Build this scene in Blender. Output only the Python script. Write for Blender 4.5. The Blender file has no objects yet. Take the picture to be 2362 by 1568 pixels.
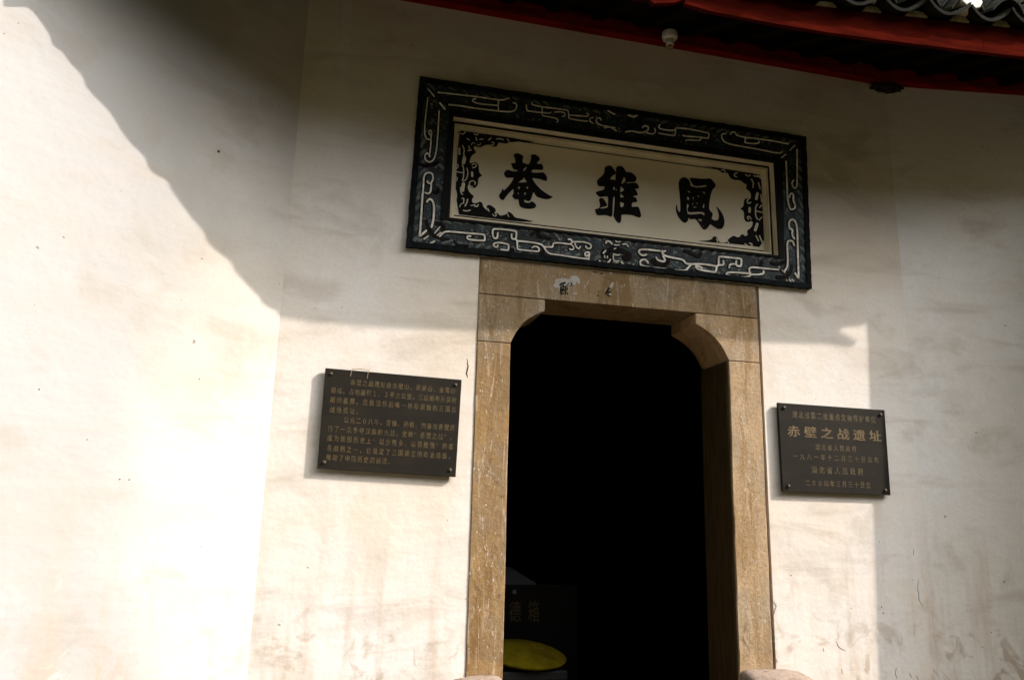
import bpy, bmesh, math, random
from mathutils import Vector, Matrix
random.seed(7)
C = bpy.context.scene.collection
sc = bpy.context.scene

# ------------------------------------------------------------------ camera
cam_d = bpy.data.cameras.new('camera')
cam = bpy.data.objects.new('camera', cam_d); C.objects.link(cam)
cam_d.sensor_width = 36.0; cam_d.lens = 36.0*1830/2361; cam_d.clip_end = 500
R = ((0.96900509, -0.07719726, -0.2346694), (-0.24585665, -0.20845539, -0.94662604), (0.02415883, 0.97498048, -0.22097379))
Mx = Matrix(R).to_4x4(); Mx.translation = (-1.77945352, -4.40652198, 1.6)
cam.matrix_world = Mx
sc.camera = cam
# ------------------------------------------------------------------ daylight
SUN = Vector((2.0, -1.0, 1.65)).normalized()
world = bpy.data.worlds.new('World'); sc.world = world; world.use_nodes = True
wn = world.node_tree; wn.nodes.clear()
wo = wn.nodes.new('ShaderNodeOutputWorld'); wb = wn.nodes.new('ShaderNodeBackground')
sky = wn.nodes.new('ShaderNodeTexSky'); sky.sky_type = 'NISHITA'; sky.sun_disc = False
sky.sun_elevation = math.asin(SUN.z); sky.sun_rotation = math.atan2(SUN.x, SUN.y)
sky.dust_density = 6.0; sky.air_density = 1.0; sky.ozone_density = 1.0
hs = wn.nodes.new('ShaderNodeHueSaturation'); hs.inputs['Saturation'].default_value = 0.22   # hazy white summer sky
wn.links.new(sky.outputs[0], hs.inputs['Color']); wn.links.new(hs.outputs[0], wb.inputs['Color'])
wb.inputs['Strength'].default_value = 0.15; wn.links.new(wb.outputs[0], wo.inputs['Surface'])
sun_d = bpy.data.lights.new('sun', 'SUN'); sun_d.energy = 2.0; sun_d.angle = math.radians(0.5); sun_d.color = (1.0, 0.89, 0.81)
sun = bpy.data.objects.new('sun', sun_d); C.objects.link(sun)
sun.rotation_euler = SUN.to_track_quat('Z', 'Y').to_euler(); sun.location = (8, -6, 9)
vs = sc.view_settings
vs.view_transform = 'Standard'; vs.look = 'None'; vs.gamma = 1.0; vs.exposure = 1.36; vs.use_curve_mapping = False

# ------------------------------------------------------------------ traced outlines, metres on the wall (x, z)
CHARS = [[[(-0.6883,3.8356),(-0.6806,3.8467),(-0.6639,3.8541),(-0.644,3.8503),(-0.6262,3.8404),(-0.6227,3.8282),(-0.6299,3.8189),(-0.6275,3.7992),(-0.6251,3.7912),(-0.6091,3.7917),(-0.5984,3.7849),(-0.5857,3.7893),(-0.579,3.806),(-0.5724,3.832),(-0.5726,3.842),(-0.5766,3.8475),(-0.5687,3.8567),(-0.5495,3.8615),(-0.5316,3.8539),(-0.5201,3.8445),(-0.5144,3.8335),(-0.5197,3.8243),(-0.5308,3.8111),(-0.5354,3.7987),(-0.5241,3.7986),(-0.5065,3.8027),(-0.4966,3.7957),(-0.4915,3.7763),(-0.4929,3.7661),(-0.5009,3.7623),(-0.5235,3.7619),(-0.5588,3.7577),(-0.5651,3.7495),(-0.5706,3.7361),(-0.5552,3.7359),(-0.5327,3.7373),(-0.5071,3.7431),(-0.491,3.7463),(-0.4779,3.7364),(-0.468,3.7228),(-0.4652,3.7098),(-0.466,3.6947),(-0.4724,3.6912),(-0.4869,3.6929),(-0.5095,3.6989),(-0.5353,3.7011),(-0.5647,3.6991),(-0.5574,3.6842),(-0.541,3.6632),(-0.5214,3.6426),(-0.4987,3.6242),(-0.476,3.6106),(-0.4565,3.5999),(-0.4403,3.5937),(-0.4225,3.5901),(-0.4401,3.5789),(-0.4593,3.5692),(-0.4914,3.5708),(-0.5138,3.5738),(-0.5299,3.579),(-0.538,3.5878),(-0.5512,3.6091),(-0.5573,3.5952),(-0.5632,3.5714),(-0.5707,3.5476),(-0.5833,3.5411),(-0.5976,3.5435),(-0.6135,3.5503),(-0.6133,3.5389),(-0.6083,3.5291),(-0.5925,3.5279),(-0.5767,3.5305),(-0.5689,3.5387),(-0.5595,3.5425),(-0.5498,3.5371),(-0.5385,3.5271),(-0.5335,3.5163),(-0.5365,3.5062),(-0.5475,3.4983),(-0.5759,3.4909),(-0.6012,3.49),(-0.6202,3.4932),(-0.6345,3.4973),(-0.6419,3.5077),(-0.6461,3.525),(-0.6482,3.5459),(-0.6623,3.5432),(-0.6749,3.5442),(-0.683,3.5529),(-0.6904,3.5633),(-0.6866,3.572),(-0.6804,3.5777),(-0.6809,3.5988),(-0.6835,3.6116),(-0.6981,3.5933),(-0.7134,3.575),(-0.7285,3.5536),(-0.7419,3.5308),(-0.7496,3.5272),(-0.7622,3.5331),(-0.7713,3.5433),(-0.7738,3.5559),(-0.7679,3.568),(-0.7604,3.5787),(-0.7553,3.5957),(-0.7518,3.6059),(-0.7479,3.5999),(-0.7466,3.587),(-0.7298,3.6055),(-0.7116,3.6292),(-0.6965,3.6525),(-0.6875,3.6717),(-0.6821,3.6856),(-0.7004,3.6841),(-0.7192,3.679),(-0.735,3.6818),(-0.741,3.6925),(-0.7476,3.7064),(-0.7407,3.7172),(-0.7284,3.7311),(-0.7174,3.7319),(-0.7015,3.7282),(-0.6825,3.7275),(-0.6572,3.7313),(-0.659,3.74),(-0.6733,3.7397),(-0.6861,3.7429),(-0.6927,3.7552),(-0.7027,3.7754),(-0.6996,3.7791),(-0.6838,3.7823),(-0.6713,3.788),(-0.6748,3.8009),(-0.6784,3.8203)],[(-0.6223,3.735),(-0.621,3.7485),(-0.6101,3.7633),(-0.5982,3.7723),(-0.6036,3.7575),(-0.6129,3.743)],[(-0.6539,3.6555),(-0.643,3.6661),(-0.6306,3.6777),(-0.6211,3.6806),(-0.6192,3.6957),(-0.6135,3.6958),(-0.61,3.6837),(-0.596,3.6691),(-0.6001,3.6653),(-0.627,3.66)],[(-0.6532,3.6286),(-0.6406,3.6303),(-0.6425,3.6153),(-0.6519,3.6118)],[(-0.6017,3.6354),(-0.5868,3.6374),(-0.5897,3.6238),(-0.596,3.6204)],[(-0.6549,3.5891),(-0.6476,3.5901),(-0.6483,3.5769),(-0.653,3.5756)],[(-0.6113,3.5941),(-0.5987,3.5964),(-0.6063,3.5807),(-0.6132,3.5775)]],[[(-0.0791,3.8318),(-0.0712,3.8456),(-0.0507,3.8549),(-0.0333,3.8541),(-0.0207,3.8398),(-0.0082,3.8223),(-0.0003,3.8106),(-0.0051,3.8004),(-0.0178,3.7945),(-0.0304,3.7794),(-0.0447,3.7591),(-0.0274,3.7601),(-0.0132,3.7595),(-0.0053,3.7542),(-0.0037,3.7767),(-0.0003,3.8058),(0.0014,3.8316),(-0.0002,3.841),(0.0062,3.8547),(0.0237,3.862),(0.0396,3.8626),(0.0523,3.8531),(0.0633,3.8369),(0.0712,3.8236),(0.0887,3.8276),(0.1063,3.8268),(0.1222,3.8177),(0.1349,3.8065),(0.1427,3.7915),(0.1377,3.7732),(0.128,3.7623),(0.1088,3.7614),(0.0881,3.7596),(0.0706,3.7515),(0.0658,3.7452),(0.0928,3.7513),(0.1215,3.7567),(0.1407,3.7586),(0.1502,3.7493),(0.1596,3.7314),(0.1547,3.7211),(0.1371,3.7182),(0.1259,3.7148),(0.137,3.7093),(0.1448,3.6944),(0.1509,3.6745),(0.1334,3.67),(0.1206,3.6658),(0.1173,3.6575),(0.1332,3.6579),(0.1411,3.6478),(0.1456,3.6294),(0.1329,3.6237),(0.1122,3.622),(0.1073,3.6072),(0.1056,3.5881),(0.1262,3.5907),(0.1468,3.5957),(0.1563,3.5897),(0.164,3.567),(0.1716,3.5396),(0.1682,3.5266),(0.1587,3.5217),(0.1381,3.5261),(0.1129,3.534),(0.0845,3.5337),(0.0342,3.5285),(0.0341,3.5042),(0.0323,3.4822),(0.0244,3.4682),(0.0135,3.4681),(-0.0005,3.4783),(-0.0128,3.4985),(-0.0206,3.5147),(-0.0157,3.5449),(-0.0125,3.5766),(-0.0098,3.6082),(-0.0091,3.6335),(-0.0106,3.6459),(-0.0169,3.6435),(-0.0216,3.6319),(-0.0233,3.6066),(-0.025,3.5594),(-0.0258,3.5281),(-0.029,3.5084),(-0.0362,3.5035),(-0.047,3.5062),(-0.0595,3.5115),(-0.0843,3.5101),(-0.1152,3.5039),(-0.1306,3.5045),(-0.1374,3.516),(-0.1445,3.5369),(-0.1415,3.5434),(-0.1214,3.5475),(-0.1105,3.5644),(-0.1096,3.5832),(-0.1167,3.6026),(-0.1152,3.6169),(-0.1043,3.6239),(-0.0903,3.6216),(-0.0763,3.6061),(-0.0624,3.5829),(-0.0671,3.5713),(-0.0795,3.5673),(-0.0966,3.563),(-0.1152,3.5513),(-0.0966,3.5512),(-0.0578,3.5622),(-0.0561,3.593),(-0.0554,3.6244),(-0.0566,3.6406),(-0.0747,3.6383),(-0.1059,3.6299),(-0.1214,3.6333),(-0.1323,3.6444),(-0.1416,3.6558),(-0.1307,3.6634),(-0.1089,3.6725),(-0.0871,3.6801),(-0.0809,3.6935),(-0.0771,3.7066),(-0.0965,3.7057),(-0.1183,3.7018),(-0.1261,3.7128),(-0.1317,3.731),(-0.1261,3.7475),(-0.1089,3.7641),(-0.0933,3.7805),(-0.0838,3.7945),(-0.0791,3.811)],[(-0.0245,3.6946),(-0.0182,3.708),(-0.0112,3.7153),(-0.0087,3.703),(-0.0113,3.6868)],[(-0.004,3.702),(0.0069,3.6939),(0.0022,3.686),(-0.0041,3.6909)],[(0.0566,3.7912),(0.0629,3.7824),(0.0675,3.7687),(0.0611,3.7566),(0.0547,3.7478),(0.0388,3.7394),(0.0356,3.7373),(0.0421,3.7637),(0.0502,3.7807)],[(0.0317,3.7241),(0.0434,3.7129),(0.0584,3.699),(0.0448,3.6893),(0.0327,3.6814),(0.0289,3.6778),(0.0274,3.6918)],[(0.0279,3.6713),(0.0351,3.6675),(0.0562,3.6503),(0.0429,3.6455),(0.0271,3.6406)],[(0.0254,3.6143),(0.0411,3.6115),(0.0536,3.6084),(0.0504,3.5907),(0.044,3.5779),(0.0267,3.5767)]],[[(0.4431,3.8069),(0.4513,3.8261),(0.4654,3.8401),(0.4839,3.8456),(0.4992,3.841),(0.5128,3.8328),(0.5202,3.8202),(0.5274,3.8045),(0.5224,3.7902),(0.5438,3.7839),(0.5746,3.7835),(0.6088,3.7895),(0.6401,3.7972),(0.646,3.8065),(0.6374,3.8099),(0.6186,3.8044),(0.5936,3.7972),(0.5687,3.7933),(0.5518,3.7941),(0.5413,3.8048),(0.5325,3.8203),(0.5222,3.8387),(0.527,3.846),(0.5456,3.8479),(0.5765,3.8484),(0.6107,3.8505),(0.6451,3.8551),(0.664,3.8613),(0.678,3.858),(0.6916,3.8461),(0.7037,3.8324),(0.711,3.8181),(0.7083,3.804),(0.6896,3.7879),(0.6778,3.762),(0.6691,3.7336),(0.6615,3.6934),(0.6573,3.6628),(0.6567,3.6432),(0.6654,3.6277),(0.6775,3.6187),(0.6833,3.6059),(0.6765,3.5901),(0.673,3.5763),(0.685,3.5673),(0.7035,3.5659),(0.7177,3.5718),(0.7259,3.5841),(0.7292,3.6055),(0.7245,3.632),(0.7175,3.6522),(0.7118,3.6665),(0.7179,3.6628),(0.7344,3.6452),(0.7492,3.626),(0.7607,3.6003),(0.7674,3.5711),(0.7631,3.5407),(0.7514,3.5184),(0.7324,3.5087),(0.7109,3.5122),(0.6835,3.5254),(0.6609,3.539),(0.6526,3.5217),(0.6366,3.502),(0.6178,3.4916),(0.6058,3.4984),(0.5941,3.5148),(0.5765,3.5394),(0.5572,3.5609),(0.5404,3.5583),(0.522,3.5537),(0.5115,3.5598),(0.5055,3.5636),(0.502,3.5483),(0.4986,3.5346),(0.4816,3.5237),(0.4666,3.5264),(0.4488,3.542),(0.4312,3.5635),(0.4198,3.5917),(0.4167,3.615),(0.4193,3.6361),(0.4247,3.6457),(0.4269,3.6371),(0.427,3.6163),(0.4336,3.5993),(0.4425,3.5939),(0.4488,3.6041),(0.4512,3.6371),(0.4492,3.6786),(0.4471,3.7202),(0.4434,3.7557),(0.4419,3.7826)],[(0.5015,3.7558),(0.5121,3.7511),(0.5273,3.7456),(0.5179,3.7389),(0.5058,3.7443)],[(0.6078,3.7581),(0.6296,3.7603),(0.6324,3.7501),(0.629,3.7421),(0.6184,3.7513)],[(0.4987,3.7088),(0.5079,3.7085),(0.5164,3.7051),(0.514,3.6868),(0.4981,3.6854)],[(0.545,3.7208),(0.5502,3.7064),(0.538,3.6904),(0.5409,3.7052)],[(0.5729,3.7274),(0.5853,3.7289),(0.5865,3.7186),(0.5818,3.7149)],[(0.5341,3.6594),(0.5405,3.6707),(0.5451,3.6682),(0.537,3.6553)],[(0.5652,3.6738),(0.5729,3.6768),(0.5741,3.6644),(0.5694,3.6623)],[(0.6224,3.6825),(0.6233,3.6615),(0.6213,3.6463),(0.608,3.6452),(0.6157,3.6636)],[(0.5372,3.6382),(0.549,3.6469),(0.5613,3.6478),(0.5679,3.6421),(0.5549,3.6387)],[(0.4973,3.6563),(0.5066,3.6595),(0.5109,3.6505),(0.5091,3.6413),(0.5028,3.6316),(0.5009,3.6195),(0.5051,3.6051),(0.5172,3.6021),(0.5571,3.6091),(0.5818,3.6145),(0.6126,3.6153),(0.6241,3.6107),(0.6228,3.5986),(0.6179,3.5884),(0.6089,3.5969),(0.5968,3.6014),(0.569,3.595),(0.5321,3.5882),(0.5015,3.5853),(0.4973,3.5982),(0.4949,3.6217),(0.4954,3.6426)],[(0.571,3.5625),(0.6048,3.5642),(0.6013,3.5513),(0.595,3.5461),(0.5814,3.5504)],[(0.6111,3.5198),(0.6173,3.522),(0.6186,3.5162),(0.613,3.5141)]]]
FRET = [(0.0122,[(-1.2598,3.4588),(-1.2595,3.344),(-1.2608,3.2416),(-1.2638,3.1933),(-1.2272,3.2341)]),(0.0122,[(-1.2304,3.4136),(-1.2179,3.4353),(-1.1986,3.4291),(-1.1874,3.3988),(-1.1853,3.3531),(-1.1872,3.3014),(-1.1961,3.2604)]),(0.0111,[(-1.1451,3.2096),(-1.1195,3.2438),(-1.0486,3.2462),(-0.9717,3.2477),(-0.8775,3.2516),(-0.8735,3.2118),(-0.9647,3.2073),(-0.9843,3.2165),(-0.9794,3.2313),(-0.9628,3.2304)]),(0.0111,[(-0.7969,3.2695),(-0.7987,3.2346),(-0.8267,3.2343),(-0.8296,3.2918),(-0.7554,3.2975),(-0.6816,3.2944),(-0.6832,3.2419),(-0.7115,3.2416),(-0.7123,3.2705)]),(0.01,[(-0.7947,3.1919),(-0.7971,3.1801),(-0.814,3.1811),(-0.8244,3.1943),(-0.8091,3.2075),(-0.7756,3.2113),(-0.7276,3.2051),(-0.7294,3.1674),(-0.7744,3.1682)]),(0.01,[(-0.6832,3.2419),(-0.6773,3.2338),(-0.6732,3.1793),(-0.6107,3.1804),(-0.542,3.1791),(-0.5365,3.1943),(-0.5483,3.2104),(-0.5713,3.2108),(-0.5825,3.2008)]),(0.01,[(-0.6745,3.233),(-0.6118,3.2354),(-0.5256,3.2304),(-0.508,3.2119),(-0.485,3.2174),(-0.4503,3.2183),(-0.4535,3.2472),(-0.3982,3.2505),(-0.3396,3.2481),(-0.328,3.2671),(-0.3399,3.2835),(-0.3546,3.2789)]),(0.01,[(-0.328,3.2671),(-0.2631,3.2744),(-0.2156,3.2679),(-0.2037,3.2514),(-0.2155,3.2335),(-0.2363,3.2359),(-0.2423,3.2471)]),(0.0088,[(-0.3396,3.2481),(-0.3219,3.2383),(-0.3189,3.221),(-0.3335,3.2135),(-0.3453,3.2181)]),(0.0088,[(-0.3132,3.257),(-0.3013,3.2318),(-0.2836,3.2249),(-0.2777,3.2402)]),(0.01,[(-0.508,3.2119),(-0.4843,3.1737),(-0.409,3.1731),(-0.3214,3.1679),(-0.2242,3.1665),(-0.2154,3.2028),(-0.2273,3.2133),(-0.2451,3.2055),(-0.248,3.1904),(-0.2361,3.1829),(-0.2273,3.1926)]),(0.01,[(-0.2213,3.1727),(-0.2271,3.1427)]),(0.0077,[(-0.7791,3.1362),(-0.7512,3.1392),(-0.7259,3.1408)]),(0.0088,[(-1.2365,3.1823),(-1.2138,3.2018)]),(0.0111,[(-1.2123,3.1484),(-1.1759,3.175)]),(0.0077,[(-1.1756,3.2259),(-1.1476,3.2661)]),(0.0077,[(-1.1588,3.2137),(-1.1407,3.2328)]),(0.0127,[(0.1574,3.2368),(0.1335,3.2265),(0.11,3.2394),(0.1063,3.2545),(0.1222,3.2678),(0.1777,3.2716),(0.2495,3.2701)]),(0.0127,[(0.2655,3.2718),(0.2651,3.2484),(0.321,3.2349),(0.4097,3.2327),(0.4252,3.2031),(0.4659,3.2073),(0.5561,3.2167),(0.6425,3.21),(0.6328,3.1697),(0.5711,3.1712),(0.5058,3.1763),(0.49,3.1942),(0.5106,3.2002),(0.5388,3.1875)]),(0.0127,[(0.1685,3.184),(0.153,3.2055),(0.1214,3.1983),(0.1132,3.1743),(0.1287,3.1568),(0.2315,3.1558),(0.3353,3.1549),(0.4239,3.1562),(0.4492,3.1899),(0.4659,3.2057)]),(0.0119,[(0.2713,3.2374),(0.2883,3.2081),(0.2642,3.2017),(0.2324,3.21),(0.2247,3.2247)]),(0.0119,[(0.271,3.267),(0.2856,3.274)]),(0.0127,[(0.6552,3.2192),(0.6574,3.2787),(0.7325,3.2788),(0.8208,3.2802),(0.8143,3.2278),(0.7765,3.2278),(0.782,3.2602)]),(0.0119,[(0.6553,3.2208),(0.6927,3.2231),(0.6896,3.2504)]),(0.0119,[(0.7298,3.2111),(0.7349,3.2354),(0.7727,3.2393)]),(0.0127,[(0.6425,3.21),(0.6553,3.2208)]),(0.0127,[(0.7277,3.1596),(0.7068,3.1575),(0.716,3.1797),(0.7788,3.1829),(0.8671,3.1855)]),(0.0119,[(0.8111,3.1562),(0.8447,3.1556),(0.8835,3.1753),(0.8682,3.2095),(0.8819,3.2308),(0.9584,3.2307),(1.0829,3.2331)]),(0.0119,[(0.8796,3.1804),(0.9391,3.1849),(0.978,3.1968),(0.9745,3.2124)]),(0.0127,[(1.2111,3.4157),(1.204,3.4436),(1.1733,3.4443),(1.1589,3.4222),(1.1592,3.3527),(1.1565,3.2632),(1.1301,3.2282)]),(0.0127,[(1.2078,3.22),(1.2316,3.1821),(1.2359,3.361),(1.2426,3.5265),(1.2347,3.5837),(1.2047,3.601),(1.1807,3.569),(1.1827,3.5278),(1.2088,3.5225),(1.1979,3.4882),(1.2157,3.4614)]),(0.0085,[(1.1397,3.169),(1.1597,3.1429)]),(0.0085,[(1.1616,3.1735),(1.1858,3.1438)]),(0.0085,[(1.1809,3.1771),(1.2077,3.1476)]),(0.0085,[(1.113,3.2305),(1.1296,3.2185)]),(0.011,[(1.1863,4.0094),(1.1844,3.8551),(1.1808,3.7194),(1.1996,3.663),(1.2359,3.6758),(1.2378,3.7055),(1.2234,3.7332),(1.2305,3.7763),(1.2088,3.7862),(1.196,3.7508)]),(0.0093,[(1.2762,4.1088),(1.2683,3.9519),(1.2581,3.818),(1.2273,3.8268),(1.2204,3.8599),(1.2368,3.8791)]),(0.0093,[(1.2103,4.1428),(1.0669,4.1478),(0.8895,4.143),(0.8789,4.1028),(0.9404,4.1032),(0.9896,4.1147),(0.9858,4.1271)]),(0.0093,[(0.885,4.1423),(0.8195,4.1454),(0.8118,4.1701),(0.7854,4.1661),(0.776,4.1475)]),(0.0093,[(0.7412,4.1466),(0.7107,4.142),(0.7094,4.1076),(0.7385,4.0778),(0.8425,4.0717),(0.9741,4.0695),(1.1425,4.0593),(1.1634,4.0795)]),(0.0093,[(0.2653,4.1379),(0.2525,4.1191),(0.2814,4.1067),(0.3691,4.1117),(0.3781,4.1383),(0.5006,4.14),(0.6199,4.1326),(0.6117,4.0931),(0.5588,4.0937),(0.4399,4.0844),(0.4274,4.0884)]),(0.0085,[(0.378,4.1341),(0.3725,4.0743),(0.2559,4.0778)]),(0.0085,[(0.5587,4.092),(0.5537,4.0676),(0.4561,4.0616),(0.4475,4.0519)]),(0.011,[(0.0262,4.0515),(0.0669,4.0659),(0.1321,4.0591),(0.1817,4.0833),(0.1863,4.1132),(0.1575,4.1171),(0.145,4.1027)]),(0.0085,[(0.1732,4.0653),(0.2226,4.0644),(0.2355,4.0914),(0.2275,4.1069)]),(0.0093,[(-0.1187,4.0583),(-0.0786,4.0727),(-0.0385,4.0499)]),(0.0136,[(0.0475,4.1728),(0.0802,4.1678)]),(0.0136,[(0.0843,4.1668),(0.1074,4.1847)]),(0.0085,[(1.1403,4.0202),(1.1875,4.0614)]),(0.0085,[(1.2211,4.0965),(1.2598,4.137)]),(0.008,[(-1.1975,4.1294),(-1.1185,4.1332),(-1.0103,4.1387),(-0.9239,4.1404),(-0.8133,4.1397),(-0.7784,4.1485),(-0.7523,4.1635)]),(0.008,[(-0.819,4.1356),(-0.8173,4.0735)]),(0.0074,[(-0.821,4.1022),(-0.8935,4.0967),(-0.9512,4.0943),(-0.9832,4.1058),(-0.9808,4.1186),(-0.9626,4.1241)]),(0.0086,[(-1.1267,4.0579),(-1.0588,4.0627),(-0.9787,4.0601),(-0.8635,4.063),(-0.747,4.0691),(-0.7121,4.084),(-0.6981,4.1144),(-0.7075,4.138),(-0.7222,4.1357)]),(0.0074,[(-0.6393,4.1365),(-0.6355,4.0961),(-0.57,4.0971),(-0.4861,4.1009),(-0.4772,4.1105)]),(0.0074,[(-0.604,4.1579),(-0.6037,4.1422),(-0.5348,4.1374),(-0.4504,4.1414),(-0.3623,4.1427),(-0.3588,4.086),(-0.2977,4.0828),(-0.2363,4.086)]),(0.0069,[(-0.5347,4.1356),(-0.5356,4.0773),(-0.4797,4.0766),(-0.4375,4.0737),(-0.4282,4.0562),(-0.4384,4.0484)]),(0.0074,[(-0.4501,4.1161),(-0.4139,4.125),(-0.3835,4.1203),(-0.3862,4.0944),(-0.4014,4.0952)]),(0.0074,[(-0.3498,4.1097),(-0.2918,4.1156),(-0.2302,4.1189),(-0.2241,4.1358),(-0.2396,4.1398)]),(0.0074,[(-0.1993,4.0789),(-0.2209,4.0884),(-0.2179,4.1112),(-0.1963,4.1178)]),(0.008,[(-0.1404,4.1072),(-0.1497,4.1251),(-0.1746,4.1148),(-0.1776,4.0951),(-0.1559,4.0728),(-0.0938,4.0696),(-0.0488,4.07)]),(0.0092,[(-0.0997,4.1877),(-0.0809,4.1745),(-0.0483,4.1635)]),(0.008,[(-1.2571,4.0827),(-1.2636,3.9873),(-1.2675,3.8961),(-1.2646,3.8366),(-1.2495,3.8089),(-1.2276,3.8134),(-1.2234,3.8427),(-1.2247,3.8695),(-1.2387,3.8734),(-1.2416,3.852),(-1.2288,3.8389)]),(0.008,[(-1.2247,3.8096),(-1.2253,3.7648),(-1.2287,3.7198)]),(0.0086,[(-1.1847,4.0059),(-1.1848,3.9088),(-1.1862,3.8183),(-1.1905,3.7282),(-1.2047,3.6788),(-1.2315,3.6633),(-1.2541,3.6778),(-1.2583,3.7067),(-1.2428,3.7267),(-1.2268,3.7023)]),(0.0103,[(-1.2588,3.3304),(-1.2582,3.4267),(-1.256,3.5137),(-1.2574,3.5776),(-1.234,3.6012),(-1.2064,3.5962),(-1.1993,3.562),(-1.2143,3.5309),(-1.2296,3.5318),(-1.2339,3.5428)]),(0.0103,[(-1.2101,3.5343),(-1.2107,3.479),(-1.2274,3.4624),(-1.2424,3.4692)]),(0.008,[(-1.26,4.1436),(-1.2186,4.0982)]),(0.0103,[(-1.1832,4.0611),(-1.1506,4.0247)]),(0.0121,[(-0.1095,3.2834),(-0.1086,3.2929),(-0.1,3.2973),(-0.0862,3.2946),(-0.0725,3.2824)]),(0.0086,[(0.0003,3.2854),(0.0142,3.2912),(0.0281,3.2868),(0.0358,3.2756)]),(0.0103,[(-0.1532,3.1626),(-0.1447,3.1508),(-0.1277,3.1459),(-0.1072,3.1497),(-0.09,3.1633),(-0.0823,3.1776)]),(0.0121,[(-0.0092,3.1718),(0.0011,3.1559),(0.0182,3.1424),(0.0407,3.1388),(0.0616,3.1452),(0.0696,3.1614)]),(0.0078,[(-0.0607,3.2156),(-0.0417,3.2108),(-0.0227,3.2154)]),(0.0052,[(-0.066,3.1624),(-0.054,3.1561),(-0.0437,3.1606),(-0.0282,3.1588)]),(0.0095,[(-0.1276,3.2151),(-0.1139,3.2319)]),(0.0069,[(-0.0552,3.2775),(-0.0431,3.2754),(-0.0241,3.2793)]),(0.0069,[(-0.0465,3.3025),(-0.0361,3.295),(-0.017,3.3023)]),(0.0069,[(-0.0633,3.2068),(-0.0625,3.1763),(-0.0488,3.1693),(-0.0264,3.1734)]),(0.0086,[(-0.1208,3.1972),(-0.1191,3.1856)]),(0.0086,[(-0.1019,3.1959),(-0.102,3.1874)]),(0.0069,[(-0.0571,3.25),(-0.0467,3.2545)])]
DARK = [(0.0249,[(-1.2275,3.2966),(-1.2143,3.247),(-1.1803,3.2112),(-1.139,3.1933),(-1.0957,3.197)]),(0.0332,[(-1.1702,3.2863),(-1.1432,3.2895),(-1.1206,3.2693),(-1.1307,3.251)]),(0.0277,[(-0.5899,3.2845),(-0.5673,3.3047),(-0.5383,3.2963),(-0.5495,3.2774),(-0.4975,3.2775),(-0.4742,3.2742)]),(0.0388,[(-0.707,3.1727),(-0.7004,3.1332)]),(0.0443,[(-0.519,3.1758),(-0.5127,3.1475)]),(0.0221,[(-1.0571,3.1855),(-1.0345,3.1653),(-0.9799,3.1714)]),(0.034,[(1.0757,3.1826),(1.1273,3.1798),(1.1728,3.2165),(1.1845,3.2661)]),(0.0306,[(0.4274,3.2894),(0.4761,3.279),(0.5164,3.2597),(0.5336,3.2852)]),(0.0255,[(0.4646,3.1604),(0.4716,3.1222)]),(0.034,[(0.2005,3.2028),(0.224,3.1821),(0.2878,3.181),(0.3043,3.2059)]),(0.0289,[(1.0378,3.275),(1.0894,3.2724),(1.1339,3.2932)]),(0.0255,[(0.9594,3.2508),(0.9692,3.2759)]),(0.0328,[(-0.1241,3.2274),(-0.1293,3.2031),(-0.1174,3.1807),(-0.0951,3.183),(-0.0899,3.2073),(-0.107,3.219)]),(0.0414,[(-0.0829,3.2421),(-0.0415,3.2534),(0.0034,3.2412),(0.045,3.2321),(0.0482,3.2017),(0.0273,3.1909),(0.0136,3.2065)]),(0.0229,[(-1.3018,3.6476),(-1.2413,3.6384),(-1.1768,3.6709)]),(0.0206,[(-1.1901,3.4817),(-1.1627,3.4794),(-1.1691,3.5019)])]
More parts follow.
